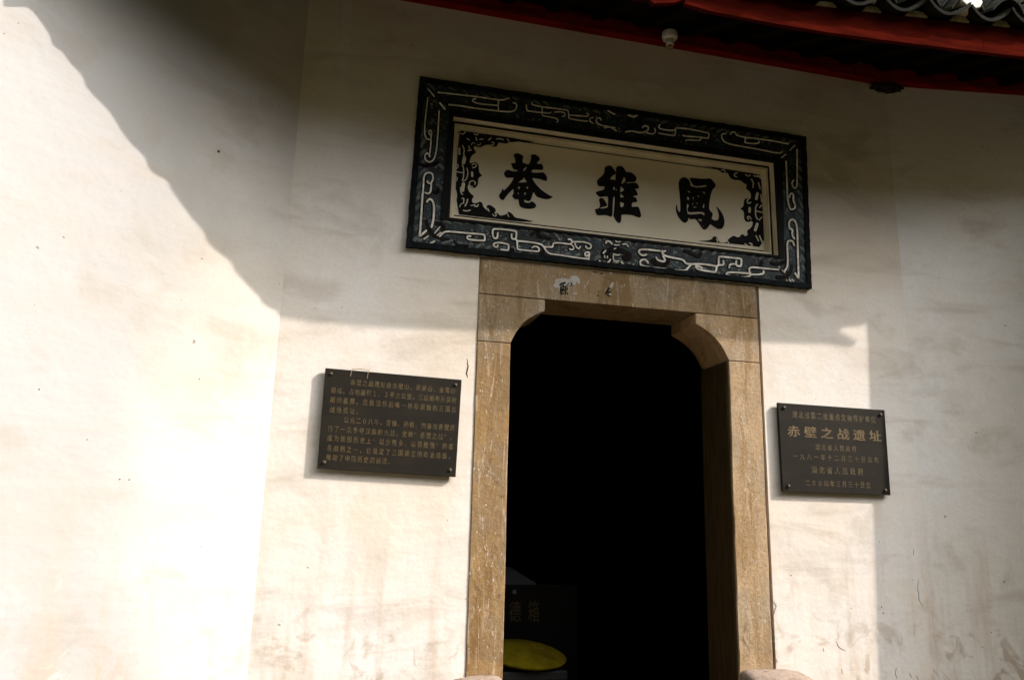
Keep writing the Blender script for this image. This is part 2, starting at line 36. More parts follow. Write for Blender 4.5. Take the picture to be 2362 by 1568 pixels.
ORN = [[(-1.0427,3.9501),(-1.0128,3.9558),(-0.9256,3.9566),(-0.8375,3.9548),(-0.719,3.9538),(-0.6292,3.9495),(-0.5387,3.9458),(-0.5989,3.9401),(-0.6588,3.9337),(-0.6885,3.9268),(-0.7182,3.9206),(-0.7357,3.9086),(-0.7594,3.9083),(-0.789,3.9102),(-0.7914,3.8911),(-0.8057,3.8765),(-0.8263,3.8766),(-0.8413,3.8869),(-0.8762,3.8787),(-0.8989,3.8599),(-0.9222,3.8596),(-0.9399,3.8663),(-0.9448,3.8408),(-0.9238,3.8223),(-0.9492,3.8033),(-0.9627,3.7768),(-0.9671,3.7395),(-0.953,3.7475),(-0.9245,3.7577),(-0.9075,3.7355),(-0.9051,3.6992),(-0.8988,3.683),(-0.8823,3.6749),(-0.898,3.6606),(-0.908,3.6501),(-0.9077,3.6077),(-0.9242,3.5844),(-0.9528,3.5837),(-0.9697,3.6056),(-0.9725,3.5751),(-0.9572,3.547),(-0.928,3.5298),(-0.9443,3.5067),(-0.9378,3.4836),(-0.9093,3.4872),(-0.8926,3.5013),(-0.8762,3.4913),(-0.8714,3.468),(-0.8507,3.4502),(-0.839,3.4427),(-0.8513,3.4681),(-0.8432,3.4841),(-0.823,3.4836),(-0.8054,3.4738),(-0.7905,3.4606),(-0.7928,3.4394),(-0.7753,3.4355),(-0.7634,3.422),(-0.7346,3.4315),(-0.7175,3.4426),(-0.7149,3.4537),(-0.7062,3.456),(-0.6884,3.4461),(-0.6674,3.4216),(-0.6293,3.4201),(-0.5881,3.416),(-0.5408,3.4096),(-0.6464,3.3995),(-0.8204,3.4002),(-0.9348,3.4006),(-1.048,3.4023)],[(0.6144,3.9474),(0.7186,3.9473),(0.8501,3.944),(1.0574,3.9412),(1.0563,3.7947),(1.0565,3.6249),(1.0547,3.4172),(0.9148,3.4183),(0.7422,3.4155),(0.5553,3.4068),(0.6401,3.4188),(0.6747,3.435),(0.6768,3.4475),(0.6924,3.455),(0.7094,3.4512),(0.7209,3.4156),(0.7723,3.4173),(0.7907,3.4481),(0.8307,3.4774),(0.8519,3.4674),(0.8737,3.4699),(0.8877,3.4922),(0.9094,3.4905),(0.9132,3.4785),(0.9401,3.494),(0.9283,3.5217),(0.9645,3.5468),(0.982,3.5823),(0.9713,3.5978),(0.9442,3.582),(0.9141,3.5952),(0.9166,3.65),(0.9067,3.6656),(0.8869,3.6716),(0.905,3.6856),(0.9162,3.7005),(0.9208,3.7434),(0.9434,3.7564),(0.9696,3.7496),(0.9761,3.793),(0.955,3.8158),(0.9376,3.8221),(0.9481,3.8577),(0.926,3.859),(0.9004,3.8813),(0.8472,3.8742),(0.8172,3.8915),(0.8053,3.9241),(0.7611,3.9138),(0.7443,3.9329),(0.675,3.9447)]]
ORNLINE = [(0.0069,[(-0.9461,3.7149),(-0.9233,3.7242),(-0.924,3.7443),(-0.9413,3.7443),(-0.9496,3.7327)]),(0.0149,[(-0.9484,3.6841),(-0.9464,3.6601)]),(0.0069,[(-0.9278,3.6063),(-0.9244,3.6237),(-0.9431,3.6321),(-0.9627,3.6186),(-0.9618,3.5945),(-0.9416,3.59)]),(0.008,[(-1.0109,3.726),(-1.0014,3.7042),(-0.9994,3.6499),(-1.0069,3.6217)]),(0.0069,[(-1.0535,3.6759),(-1.0048,3.6734)]),(0.0069,[(-0.9815,3.707),(-0.9723,3.6778),(-0.9805,3.6343),(-0.9999,3.6197)]),(0.0069,[(-1.0499,3.7279),(-1.0335,3.718),(-1.0429,3.6973)]),(0.0069,[(-1.0493,3.6432),(-1.0358,3.633),(-1.0453,3.6136)]),(0.0137,[(-1.0333,3.8311),(-1.0325,3.7944)]),(0.008,[(-1.0147,3.8541),(-1.0009,3.8266),(-1.0066,3.7951),(-0.9933,3.7774)]),(0.0229,[(-0.9986,3.7656),(-1.0045,3.7403)]),(0.0069,[(-1.0035,3.7894),(-1.0107,3.7517)]),(0.0069,[(-1.0305,3.9345),(-1.0175,3.9278),(-0.9997,3.9472)]),(0.0069,[(-0.9438,3.9432),(-0.9278,3.9363),(-0.9183,3.9489)]),(0.008,[(-0.9313,3.9202),(-0.9266,3.9023)]),(0.008,[(-0.9077,3.9113),(-0.8879,3.9161)]),(0.008,[(-0.851,3.9154),(-0.8368,3.9312)]),(0.0069,[(-0.9889,3.9054),(-0.9729,3.8973)]),(0.0057,[(-0.9596,3.8665),(-0.955,3.8826),(-0.9393,3.8818)]),(0.0057,[(-0.8354,3.8859),(-0.8177,3.8829),(-0.8123,3.9005),(-0.8301,3.9041)]),(0.0057,[(-0.9239,3.8748),(-0.9051,3.8701),(-0.9027,3.8853)]),(0.008,[(-0.9743,3.8551),(-0.969,3.8373)]),(0.008,[(-0.9801,3.8246),(-0.9589,3.8314)]),(0.0229,[(-0.9992,3.6017),(-1.0033,3.5591)]),(0.008,[(-1.0164,3.5753),(-1.0128,3.5398),(-1.0023,3.5322)]),(0.0092,[(-1.0474,3.5533),(-1.0388,3.5245),(-1.043,3.4882)]),(0.0069,[(-1.004,3.5051),(-0.9912,3.5097),(-0.9944,3.4765)]),(0.008,[(-0.9835,3.4588),(-0.972,3.4853),(-0.9699,3.5035)]),(0.0057,[(-1.0161,3.45),(-1.0111,3.4685),(-1.0,3.4728)]),(0.0069,[(-1.0438,3.4377),(-1.0264,3.425)]),(0.008,[(-0.9926,3.4292),(-0.9699,3.4272),(-0.952,3.4354)]),(0.0057,[(-0.9485,3.4656),(-0.9203,3.475)]),(0.0069,[(-0.9269,3.4659),(-0.9085,3.4622),(-0.9021,3.4773)]),(0.0066,[(-0.8097,3.4253),(-0.7978,3.4136),(-0.7836,3.4225),(-0.7957,3.439)]),(0.0066,[(-0.8424,3.4602),(-0.8333,3.4434)]),(0.0055,[(-0.7163,3.4397),(-0.7083,3.4227)]),(0.0069,[(-0.8013,3.929),(-0.7779,3.9368),(-0.757,3.9305)]),(0.0069,[(-0.7306,3.9407),(-0.7182,3.9237)]),(0.0085,[(0.9686,3.7282),(0.9477,3.7146),(0.9399,3.7373),(0.9546,3.7494)]),(0.0187,[(0.9586,3.6847),(0.9557,3.659)]),(0.0085,[(0.9452,3.6031),(0.9353,3.6187),(0.9524,3.6275),(0.9656,3.6072)]),(0.0093,[(1.0187,3.7201),(1.0028,3.7028),(0.9995,3.6348),(1.0134,3.613)]),(0.0085,[(1.01,3.6699),(1.0568,3.6655)]),(0.0085,[(1.0507,3.719),(1.0336,3.6982)]),(0.0085,[(1.0462,3.6304),(1.0256,3.6085)]),(0.0221,[(1.0118,3.7592),(1.0226,3.7989)]),(0.0102,[(1.0336,3.8776),(1.045,3.8361)]),(0.0093,[(0.981,3.8964),(0.9977,3.8728),(0.9889,3.8373)]),(0.0076,[(1.0002,3.9248),(1.0268,3.9215)]),(0.0076,[(0.9378,3.925),(0.9569,3.9146),(0.9734,3.9255)]),(0.0076,[(0.876,3.9295),(0.8563,3.9225),(0.8527,3.9006),(0.8703,3.8987)]),(0.0068,[(0.7601,3.9333),(0.7796,3.9394),(0.7834,3.9254)]),(0.0221,[(1.0099,3.5773),(0.9928,3.5334)]),(0.0102,[(1.0235,3.4952),(1.0391,3.4554)]),(0.0102,[(0.9969,3.4922),(1.013,3.4607)]),(0.0076,[(0.9109,3.4261),(0.9278,3.4165)]),(0.0085,[(0.9461,3.435),(0.966,3.4306),(0.96,3.4151)]),(0.0076,[(0.7814,3.4306),(0.7921,3.4195)]),(0.0093,[(1.0473,3.7936),(1.0519,3.743)]),(0.0076,[(0.7047,3.4408),(0.7099,3.4185)])]
INK = [(0.0125,[(-0.3981,2.992),(-0.3838,3.0016),(-0.3674,3.0073)]),(0.0104,[(-0.3918,2.9803),(-0.3937,2.9617),(-0.3913,2.9355)]),(0.0083,[(-0.3872,2.9358),(-0.377,2.9409)]),(0.0083,[(-0.3775,2.9919),(-0.3782,2.9591)]),(0.0104,[(-0.3937,2.9617),(-0.3772,2.9613),(-0.3628,2.9627)]),(0.0083,[(-0.363,2.9831),(-0.3618,2.9607),(-0.3646,2.9359)]),(0.0073,[(-0.3918,2.9824),(-0.3775,2.9858),(-0.3609,2.9833)]),(0.0062,[(-0.363,2.9831),(-0.3507,2.9966),(-0.3446,3.0054)]),(0.0073,[(-0.3281,3.0111),(-0.3249,3.0022)]),(0.0058,[(-0.3362,2.9898),(-0.3176,2.9967)]),(0.0062,[(-0.3526,2.9759),(-0.3515,2.9658)]),(0.0062,[(-0.3519,2.9453),(-0.3512,2.9372)]),(0.0062,[(-0.3915,2.9517),(-0.3792,2.955)]),(0.0104,[(-0.0827,3.0019),(-0.0912,2.9907),(-0.0997,2.9733),(-0.1029,2.9648)]),(0.0083,[(-0.0891,2.9723),(-0.0743,2.9758)]),(0.0075,[(-0.0934,2.9574),(-0.0786,2.9515)]),(0.0042,[(-0.0891,2.9826),(-0.0912,2.9659)]),(0.005,[(-0.1556,2.9526),(-0.1562,2.9453)]),(0.0037,[(-0.1535,2.9765),(-0.1529,2.9683)]),(0.0054,[(-0.1398,3.09),(-0.1249,3.0878)]),(0.0029,[(-0.1905,3.0953),(-0.1609,3.0941)])]
PATCH = [[(-0.441,2.9776),(-0.4371,2.9902),(-0.427,3.0035),(-0.4313,3.0174),(-0.4191,3.0309),(-0.4027,3.0284),(-0.3924,3.0356),(-0.3718,3.0356),(-0.3531,3.0334),(-0.3366,3.0329),(-0.3346,3.0517),(-0.3243,3.0569),(-0.3077,3.0585),(-0.2889,3.0563),(-0.2742,3.0412),(-0.271,3.0209),(-0.2709,3.0064),(-0.2845,3.0134),(-0.295,3.0247),(-0.3012,3.0303),(-0.2949,3.0185),(-0.2969,3.008),(-0.3134,2.9941),(-0.3279,2.9865),(-0.3422,2.9708),(-0.3445,2.991),(-0.3609,2.9813),(-0.3774,2.9756),(-0.3938,2.9699),(-0.4184,2.9696)],[(-0.0845,3.1019),(-0.0674,3.1037),(-0.0568,3.0921),(-0.0739,3.0915)],[(-0.0805,3.0105),(-0.0698,3.0302),(-0.0634,3.0434),(-0.0506,3.0405),(-0.055,3.015),(-0.0678,3.0013),(-0.0784,3.0044)],[(-0.0891,2.964),(-0.07,2.9699),(-0.0658,2.9621),(-0.0786,2.9546)],[(-0.3172,2.9445),(-0.3028,2.95),(-0.2841,2.9497),(-0.2903,2.943),(-0.311,2.939)]]
CRACK = [(0.0091,[(0.9361,1.0185),(0.9459,0.993),(0.9392,0.9496),(0.9454,0.9063),(0.9469,0.8561),(0.9605,0.8237)]),(0.0045,[(0.9555,1.1685),(0.9668,1.139),(0.9518,1.1023),(0.9371,1.0694)]),(0.0045,[(1.9827,1.3011),(1.9714,1.2385),(1.9755,1.1685),(1.9966,1.1414)]),(0.0036,[(1.965,1.4827),(1.9657,1.443)]),(0.0045,[(1.7674,0.7839),(1.7592,0.7471),(1.7683,0.7174)]),(0.0045,[(1.857,0.7525),(1.8725,0.7226)]),(0.0045,[(1.9066,0.7367),(1.9179,0.7105)]),(0.0036,[(1.3628,0.9377),(1.3781,0.9044),(1.4214,0.8854)]),(0.0036,[(1.2713,0.9021),(1.2768,0.8801)]),(0.0027,[(1.3866,0.7836),(1.3888,0.7545)]),(0.0097,[(-0.9515,2.4985),(-0.9438,2.4541),(-0.9511,2.4089),(-0.9443,2.387)]),(0.0064,[(-0.8458,2.3044),(-0.8418,2.2751),(-0.85,2.2525)]),(0.0113,[(-0.8485,2.2968),(-0.8431,2.2676)]),(0.0081,[(-0.8503,2.2598),(-0.8409,2.2456),(-0.8463,2.2306)]),(0.0037,[(2.1317,3.4476),(2.1327,3.3531),(2.1584,3.2558)]),(0.0037,[(2.2872,2.3389),(2.2907,2.2792)])]
SPECK = [(-2.384,3.486,0.0128),(-1.819,2.72,0.0048),(-1.674,2.739,0.0048),(-3.029,2.485,0.0032),(-2.776,3.122,0.0032),(-2.056,3.051,0.0032),(-2.019,2.84,0.0048),(-1.879,2.779,0.0032),(1.08,1.317,0.0064),(1.697,1.135,0.008),(1.706,1.098,0.0096),(1.767,1.095,0.0048),(1.52,2.536,0.0048),(2.441,0.987,0.0064),(2.372,0.901,0.0064),(2.323,3.297,0.0048),(2.29,3.005,0.0032),(-2.63,1.741,0.0064),(-2.593,1.741,0.0064),(-2.353,2.255,0.0064),(-2.968,2.114,0.0064),(-2.772,1.911,0.0048),(1.2,2.096,0.0048),(1.79,1.802,0.0048),(2.293,1.784,0.0048),(-2.264,1.437,0.0048)]
LEFTEAVE = [(-2.582,4.465),(-2.475,4.475),(-2.322,4.432),(-2.284,4.432),(-2.224,4.445),(-2.14,4.42),(-2.043,4.419),(-1.94,4.4),(-1.74,4.4),(-1.589,4.366),(-1.462,4.358),(-1.353,4.346),(-1.231,4.372),(-1.143,4.366),(-0.955,4.321),(-0.864,4.314),(-0.747,4.297),(-0.539,4.306),(-0.42,4.299),(-0.272,4.283),(-0.104,4.305),(-0.034,4.328)]
CASTER = [(-2.732,4.427),(-2.697,4.345),(-2.539,4.453),(-2.598,4.522)]

# ------------------------------------------------------------------ helpers
class MB:
    def __init__(s): s.v = []; s.f = []
    def add(s, vs, fs):
        o = len(s.v); s.v += [tuple(v) for v in vs]; s.f += [tuple(i+o for i in f) for f in fs]; return s
    def box(s, x0, x1, y0, y1, z0, z1):
        return s.add([(x0,y0,z0),(x1,y0,z0),(x1,y1,z0),(x0,y1,z0),(x0,y0,z1),(x1,y0,z1),(x1,y1,z1),(x0,y1,z1)],
                     [(0,3,2,1),(4,5,6,7),(0,1,5,4),(1,2,6,5),(2,3,7,6),(3,0,4,7)])
    def prism(s, poly, y0, y1):            # polygon in x-z pushed from y0 (front) to y1 (back)
        n = len(poly)
        vs_ = [(x,y0,z) for x,z in poly] + [(x,y1,z) for x,z in poly]
        fs = [tuple(range(n)), tuple(range(2*n-1, n-1, -1))]
        for i in range(n):
            j = (i+1) % n; fs.append((i, i+n, j+n, j))
        return s.add(vs_, fs)
    def lathe(s, prof, c, seg=20, axis='z'):
        vs_ = []
        for r, h in prof:
            for k in range(seg):
                a = 2*math.pi*k/seg; p = (r*math.cos(a), r*math.sin(a), h)
                if axis == 'y': p = (p[0], p[2], p[1])
                if axis == 'x': p = (p[2], p[0], p[1])
                vs_.append((p[0]+c[0], p[1]+c[1], p[2]+c[2]))
        fs = []
        for i in range(len(prof)-1):
            for k in range(seg):
                l = (k+1) % seg
                fs.append((i*seg+k, i*seg+l, (i+1)*seg+l, (i+1)*seg+k))
        fs.append(tuple(range(seg))[::-1]); fs.append(tuple((len(prof)-1)*seg+k for k in range(seg)))
        return s.add(vs_, fs)
    def build(s, name, mat, parent=None, smooth=False, bevel=0, fix=True):
        me = bpy.data.meshes.new(name); me.from_pydata(s.v, [], s.f)
        if fix:
            bm = bmesh.new(); bm.from_mesh(me); bmesh.ops.recalc_face_normals(bm, faces=bm.faces); bm.to_mesh(me); bm.free()
        return put(me, name, mat, parent, smooth, bevel)

def put(me, name, mat, parent=None, smooth=False, bevel=0):
    for p in me.polygons: p.use_smooth = smooth
    mats = mat if isinstance(mat, (list, tuple)) else [mat]
    for m in mats: me.materials.append(m)
    o = bpy.data.objects.new(name, me); C.objects.link(o)
    if parent: o.parent = parent; o.matrix_parent_inverse = parent.matrix_basis.inverted()
    if bevel:
        b = o.modifiers.new('bevel', 'BEVEL'); b.width = bevel; b.segments = 2; b.limit_method = 'ANGLE'; b.angle_limit = math.radians(40)
    return o

def thing(name, label, cat, loc=(0,0,0), group=None):
    o = bpy.data.objects.new(name, None); C.objects.link(o); o.location = loc; o.empty_display_size = .1
    o['label'] = label; o['category'] = cat
    if group: o['group'] = group
    return o
def tag(o, label, cat, group=None):
    o['label'] = label; o['category'] = cat
    if group: o['group'] = group
    return o

def smooth_line(P, closed=False, it=2):
    for _ in range(it):
        n = len(P); Q = [] if closed else [P[0]]
        rng = range(n) if closed else range(1, n-1)
        for i in rng:
            a, b, c = P[i-1], P[i], P[(i+1) % n]
            la = math.dist(a, b); lb = math.dist(b, c)
            if la < 1e-6 or lb < 1e-6: continue
            dot = ((b[0]-a[0])*(c[0]-b[0]) + (b[1]-a[1])*(c[1]-b[1]))/(la*lb)
            k = .25
            if dot < .45 and min(la, lb) > .035 and not closed: k = .1
            Q += [(b[0]+(a[0]-b[0])*k, b[1]+(a[1]-b[1])*k), (b[0]+(c[0]-b[0])*k, b[1]+(c[1]-b[1])*k)]
        if not closed: Q.append(P[-1])
        P = Q
    return P

def ribbon(mb, P, w, y, h, smooth=True, taper=False):
    """raised stroke on a wall: base at depth y, height h towards the viewer"""
    if smooth and len(P) > 2: P = smooth_line(P)
    n = len(P); L = []
    for i, p in enumerate(P):
        a = P[max(i-1, 0)]; b = P[min(i+1, n-1)]
        d = (b[0]-a[0], b[1]-a[1]); l = math.hypot(*d) or 1
        L.append((-d[1]/l, d[0]/l))
    # rounded ends
    def ext(i, s):
        nx, nz = L[i]; t = (nz, -nx); return [(P[i][0]+t[0]*s*w*k, P[i][1]+t[1]*s*w*k, L[i], m) for k, m in ((.45, .45), (.28, .8))]
    pts = [] if taper else ext(0, -1)
    pts += [(p[0], p[1], L[i], (0.25+.75*math.sin(math.pi*i/max(1, n-1))) if taper else 1) for i, p in enumerate(P)]
    pts += [] if taper else ext(n-1, 1)[::-1]
    vs_ = []
    for x, z, (nx, nz), m in pts:
        for k, yy in ((-.5, y), (-.41, y-h), (.41, y-h), (.5, y)):
            vs_.append((x+nx*k*w*m, yy, z+nz*k*w*m))
    fs = []
    for i in range(len(pts)-1):
        for j in range(3):
            fs.append((i*4+j, i*4+j+1, i*4+j+5, i*4+j+4))
    fs.append((0, 3, 2, 1)); e = (len(pts)-1)*4; fs.append((e, e+1, e+2, e+3))
    mb.add(vs_, fs)

def filled(loops, y, h, it=1):
    """outline with holes -> a solid of thickness h whose back lies at depth y"""
    cu = bpy.data.curves.new('outline', 'CURVE'); cu.dimensions = '2D'; cu.fill_mode = 'BOTH'; cu.extrude = h/2
    for P in loops:
        P = smooth_line(P, True, it) if it else P
        s = cu.splines.new('POLY'); s.points.add(len(P)-1); s.use_cyclic_u = True
        for q, p in zip(s.points, P): q.co = (p[0], p[1], 0, 1)
    return to_mesh(cu, lambda v: (v[0], y-h/2-v[2], v[1]))

def to_mesh(cu, f):
    o = bpy.data.objects.new('tmp', cu); C.objects.link(o)
    dg = bpy.context.evaluated_depsgraph_get(); dg.update()
    me = bpy.data.meshes.new_from_object(o.evaluated_get(dg))
    bpy.data.objects.remove(o); bpy.data.curves.remove(cu)
    for v in me.vertices: v.co = f(v.co)
    me.materials.clear()
    return me

# ------------------------------------------------------------------ materials
def new_mat(name, rough=.8, spec=.3):
    m = bpy.data.materials.new(name); m.use_nodes = True
    nt = m.node_tree; b = nt.nodes['Principled BSDF']
    b.inputs['Roughness'].default_value = rough; b.inputs['Specular IOR Level'].default_value = spec
    return m, nt, b
class N:
    """little node-graph writer"""
    def __init__(s, nt): s.nt = nt; s.tc = nt.nodes.new('ShaderNodeTexCoord'); s.co = s.tc.outputs['Object']
    def map(s, scale, loc=(0,0,0)):
        m = s.nt.nodes.new('ShaderNodeMapping'); m.inputs['Scale'].default_value = scale; m.inputs['Location'].default_value = loc
        s.nt.links.new(s.co, m.inputs['Vector']); return m.outputs[0]
    def noise(s, scale, detail=4, rough=.55, vec=None, dist=0):
        n = s.nt.nodes.new('ShaderNodeTexNoise'); n.inputs['Scale'].default_value = scale; n.inputs['Detail'].default_value = detail
        n.inputs['Roughness'].default_value = rough; n.inputs['Distortion'].default_value = dist
        s.nt.links.new(vec if vec is not None else s.co, n.inputs['Vector']); return n.outputs['Fac']
    def rng(s, v, a, b, c=0, d=1):
        n = s.nt.nodes.new('ShaderNodeMapRange'); n.interpolation_type = 'SMOOTHSTEP'
        for k, x in zip((1,2,3,4), (a,b,c,d)): n.inputs[k].default_value = x
        s.nt.links.new(v, n.inputs[0]); return n.outputs[0]
    def math(s, op, a, b):
        n = s.nt.nodes.new('ShaderNodeMath'); n.operation = op
        for i, x in enumerate((a, b)):
            if isinstance(x, (int, float)): n.inputs[i].default_value = x
            else: s.nt.links.new(x, n.inputs[i])
        return n.outputs[0]
    def mix(s, f, a, b, mode='MIX'):
        n = s.nt.nodes.new('ShaderNodeMix'); n.data_type = 'RGBA'; n.blend_type = mode
        if isinstance(f, (int, float)): n.inputs[0].default_value = f
        else: s.nt.links.new(f, n.inputs[0])
        for i, x in ((6, a), (7, b)):
            if isinstance(x, tuple): n.inputs[i].default_value = (*x, 1)
            else: s.nt.links.new(x, n.inputs[i])
        return n.outputs[2]
    def xyz(s):
        n = s.nt.nodes.new('ShaderNodeSeparateXYZ'); s.nt.links.new(s.co, n.inputs[0]); return n.outputs
    def bump(s, b, h, strength=.3, dist=.01):
        n = s.nt.nodes.new('ShaderNodeBump'); n.inputs['Strength'].default_value = strength; n.inputs['Distance'].default_value = dist
        s.nt.links.new(h, n.inputs['Height']); s.nt.links.new(n.outputs[0], b.inputs['Normal'])

def plaster(name, white, cream, seedloc=(0,0,0), dirt=1.0, far=None):
    m, nt, b = new_mat(name, .92, .15); g = N(nt)
    x, y, z = g.xyz()
    big = g.noise(.75, 4, .6, g.map((1,1,1), seedloc))
    col = g.mix(g.rng(big, .36, .66), white, cream)
    if far:                                                                             # colour darkened away from the door to offset the direct sun
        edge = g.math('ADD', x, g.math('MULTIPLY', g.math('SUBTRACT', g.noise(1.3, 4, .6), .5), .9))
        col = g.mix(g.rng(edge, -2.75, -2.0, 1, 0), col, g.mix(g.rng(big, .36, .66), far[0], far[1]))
    tr = g.noise(1.0, 5, .6, g.map((1.1, 1.1, 4.6), (3,1,2)), .6)                      # trowel marks and damp clouds
    col = g.mix(g.math('MULTIPLY', g.rng(tr, .50, .72), .42 if not far else .24), col, (.46,.38,.29))
    st = g.noise(1.0, 6, .62, g.map((9, 9, .9), (1,5,0)))                              # run-down streaks
    low = g.rng(z, .75, 2.1, 1, 0)
    col = g.mix(g.math('MULTIPLY', g.math('MULTIPLY', g.rng(st, .46, .72), low), .5*dirt), col, (.52,.38,.26))
    pat = g.noise(5.5, 6, .65, None, .8)                                               # flaking and stain patches near the ground
    col = g.mix(g.math('MULTIPLY', g.math('MULTIPLY', g.rng(pat, .52, .66), g.rng(z, .7, 1.45, 1, 0)), .62*dirt), col, (.40,.30,.20))
    col = g.mix(g.math('MULTIPLY', g.math('MULTIPLY', g.rng(pat, .30, .42, 1, 0), g.rng(z, .8, 1.8, 1, 0)), .5), col, (.78,.77,.74))
    wet = g.noise(2.2, 5, .6, g.map((1,1,1.4), (8,2,4)), .4)
    col = g.mix(g.math('MULTIPLY', g.rng(wet, .54, .70), .28), col, (.34,.28,.20))
    fine = g.noise(46, 5, .7)
    col = g.mix(g.math('MULTIPLY', g.rng(fine, .35, .62, 1, 0), .1), col, (.4,.34,.27))
    sp = g.noise(26, 1, .4, None)
    col = g.mix(g.math('MULTIPLY', g.rng(sp, .80, .82), .6), col, (.12,.09,.06))       # tiny dark specks
    nt.links.new(col, b.inputs['Base Color'])
    h = g.math('ADD', g.math('MULTIPLY', g.noise(3.2, 4, .55), 1.6), g.math('ADD', g.math('MULTIPLY', g.noise(30, 4, .55), .07), g.math('MULTIPLY', tr, .6)))
    g.bump(b, h, .3, .02)
    return m
M = {}
M['plaster'] = plaster('door_wall_plaster', (.80,.765,.72), (.75,.665,.555))
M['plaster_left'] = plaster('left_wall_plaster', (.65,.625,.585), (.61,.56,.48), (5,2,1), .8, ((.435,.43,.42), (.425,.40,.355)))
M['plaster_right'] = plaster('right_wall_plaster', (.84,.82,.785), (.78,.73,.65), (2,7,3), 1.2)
M['plaster_patch'] = plaster('patch_plaster', (.81,.78,.735), (.77,.69,.58), (9,1,3), .4)

def stone(name, a, b_, c, white=.55):
    m, nt, b = new_mat(name, .85, .12); g = N(nt)
    col = g.mix(g.rng(g.noise(2.6, 6, .65, None, .8), .40, .60), a, b_)
    col = g.mix(g.math('MULTIPLY', g.rng(g.noise(1, 6, .65, g.map((8,8,1.5), (2,2,2)), .5), .48, .64), .8), col, c)      # rust runs
    big = g.noise(4.5, 6, .7, g.map((1,1,.7), (6,1,3)), 1.0)
    col = g.mix(g.math('MULTIPLY', g.rng(big, .56, .70), .4), col, (.32,.28,.22))                                        # grey weathering
    st = g.noise(1, 6, .75, g.map((17, 17, 2.2), (4,0,1)), .8)
    col = g.mix(g.math('MULTIPLY', g.rng(st, .54, .65), white*.9), col, (.60,.48,.36))                                    # pale scrapes
    fl = g.noise(1, 4, .7, g.map((70, 70, 26), (1,0,6)))
    col = g.mix(g.math('MULTIPLY', g.rng(fl, .63, .67), white*1.4), col, (.74,.66,.55))                                   # chips
    dk = g.noise(6, 7, .75, None, 1.4)
    col = g.mix(g.math('MULTIPLY', g.rng(dk, .57, .70), .75), col, (.11,.075,.04))
    pt = g.noise(11, 6, .75, g.map((1,1,1),(3,8,1)), 1.5)
    col = g.mix(g.math('MULTIPLY', g.rng(pt, .58, .64), .34), col, (.42,.38,.33))                                          # old lime smears
    fine = g.noise(55, 5, .7)
    col = g.mix(g.math('MULTIPLY', g.rng(fine, .30, .58, 1, 0), .38), col, (.13,.09,.05))
    nt.links.new(col, b.inputs['Base Color'])
    g.bump(b, g.math('ADD', g.math('MULTIPLY', g.noise(45, 6, .75), .6), g.math('ADD', g.noise(8, 6, .65), g.math('MULTIPLY', st, .5))), .55, .012)
    return m
M['stone'] = stone('door_stone', (.47,.33,.19), (.39,.295,.19), (.31,.19,.08))
M['stone_left'] = stone('left_jamb_stone', (.34,.215,.095), (.27,.185,.10), (.21,.115,.04), .65)
M['lintel'] = stone('lintel_stone', (.29,.20,.11), (.27,.215,.145), (.19,.12,.05), .40)
M['drum'] = stone('drum_stone', (.33,.26,.21), (.27,.21,.17), (.20,.15,.12), .35)

def simple(name, c1, c2, scale, rough=.6, spec=.4, stretch=(1,1,1), bump=.2, lo=.38, hi=.64):
    m, nt, b = new_mat(name, rough, spec); g = N(nt)
    n = g.noise(scale, 5, .6, g.map(stretch))
    nt.links.new(g.mix(g.rng(n, lo, hi), c1, c2), b.inputs['Base Color'])
    if bump: g.bump(b, g.noise(scale*4, 4, .6, g.map(stretch)), bump, .004)
    return m
M['red'] = simple('red_paint_wood', (.078,.008,.004), (.042,.005,.003), 6, 1, 0, (.5,5,5), .4)
M['beam'] = simple('dark_red_beam_wood', (.22,.013,.007), (.13,.009,.005), 5, 1, 0, (.6,4,4), .25)
M['soffit'] = simple('near_black_wood', (.007,.004,.003), (.004,.003,.002), 4, .9, .05, (1,5,1), .2)  # one near-black tone for soffit boards, rafters and roof deck
M['ink'] = simple('black_paint', (.0045,.0045,.0045), (.007,.0065,.006), 20, .75, .15, (1,1,1), 0)
M['cream'] = simple('cream_paint', (.80,.72,.55), (.68,.60,.44), 5, .85, .2, (1,1,1), .15)
M['panel'] = simple('tablet_plaster', (.84,.77,.62), (.78,.69,.54), 2.2, .9, .15, (1,1,1), .12)
M['dark'] = simple('dark_relief_paint', (.007,.005,.005), (.015,.011,.010), 14, .8, .1, (1,1,1), .2)
M['outline'] = simple('relief_outline', (.005,.006,.007), (.016,.022,.024), 18, .85, .1, (1,1,1), .6, .45, .75)
M['leaf'] = simple('grey_green_relief', (.15,.17,.155), (.025,.040,.042), 13, .7, .25, (1,1,1), .3)
M['relief'] = simple('worn_white_relief', (.92,.89,.82), (.66,.62,.54), 24, .9, .1, (1,1,1), .5, .34, .56)
m, nt, b = new_mat('blue_black_border', .62, .35); g = N(nt)
col = g.mix(g.rng(g.noise(9, 5, .6, None, .6), .42, .66), (.006,.008,.010), (.020,.042,.050))
col = g.mix(g.math('MULTIPLY', g.rng(g.noise(17, 5, .7, g.map((1,1,1),(4,4,4))), .6, .72), .6), col, (.075,.095,.095))
col = g.mix(g.math('MULTIPLY', g.rng(g.noise(34, 6, .85), .59, .65), .9), col, (.60,.58,.52))
nt.links.new(col, b.inputs['Base Color']); g.bump(b, g.noise(40, 5, .7), .6, .008); M['border'] = m
M['tile'] = simple('old_grey_tile', (.012,.012,.007), (.028,.030,.013), 9, .75, .15, (1,1,1), .4)
M['lime'] = simple('lime_mortar', (.82,.79,.75), (.72,.67,.62), 18, .9, .2, (1,1,1), .5)
M['limedirty'] = simple('dirty_lime', (.42,.37,.25), (.26,.23,.17), 16, .9, .2, (1,1,1), .5)
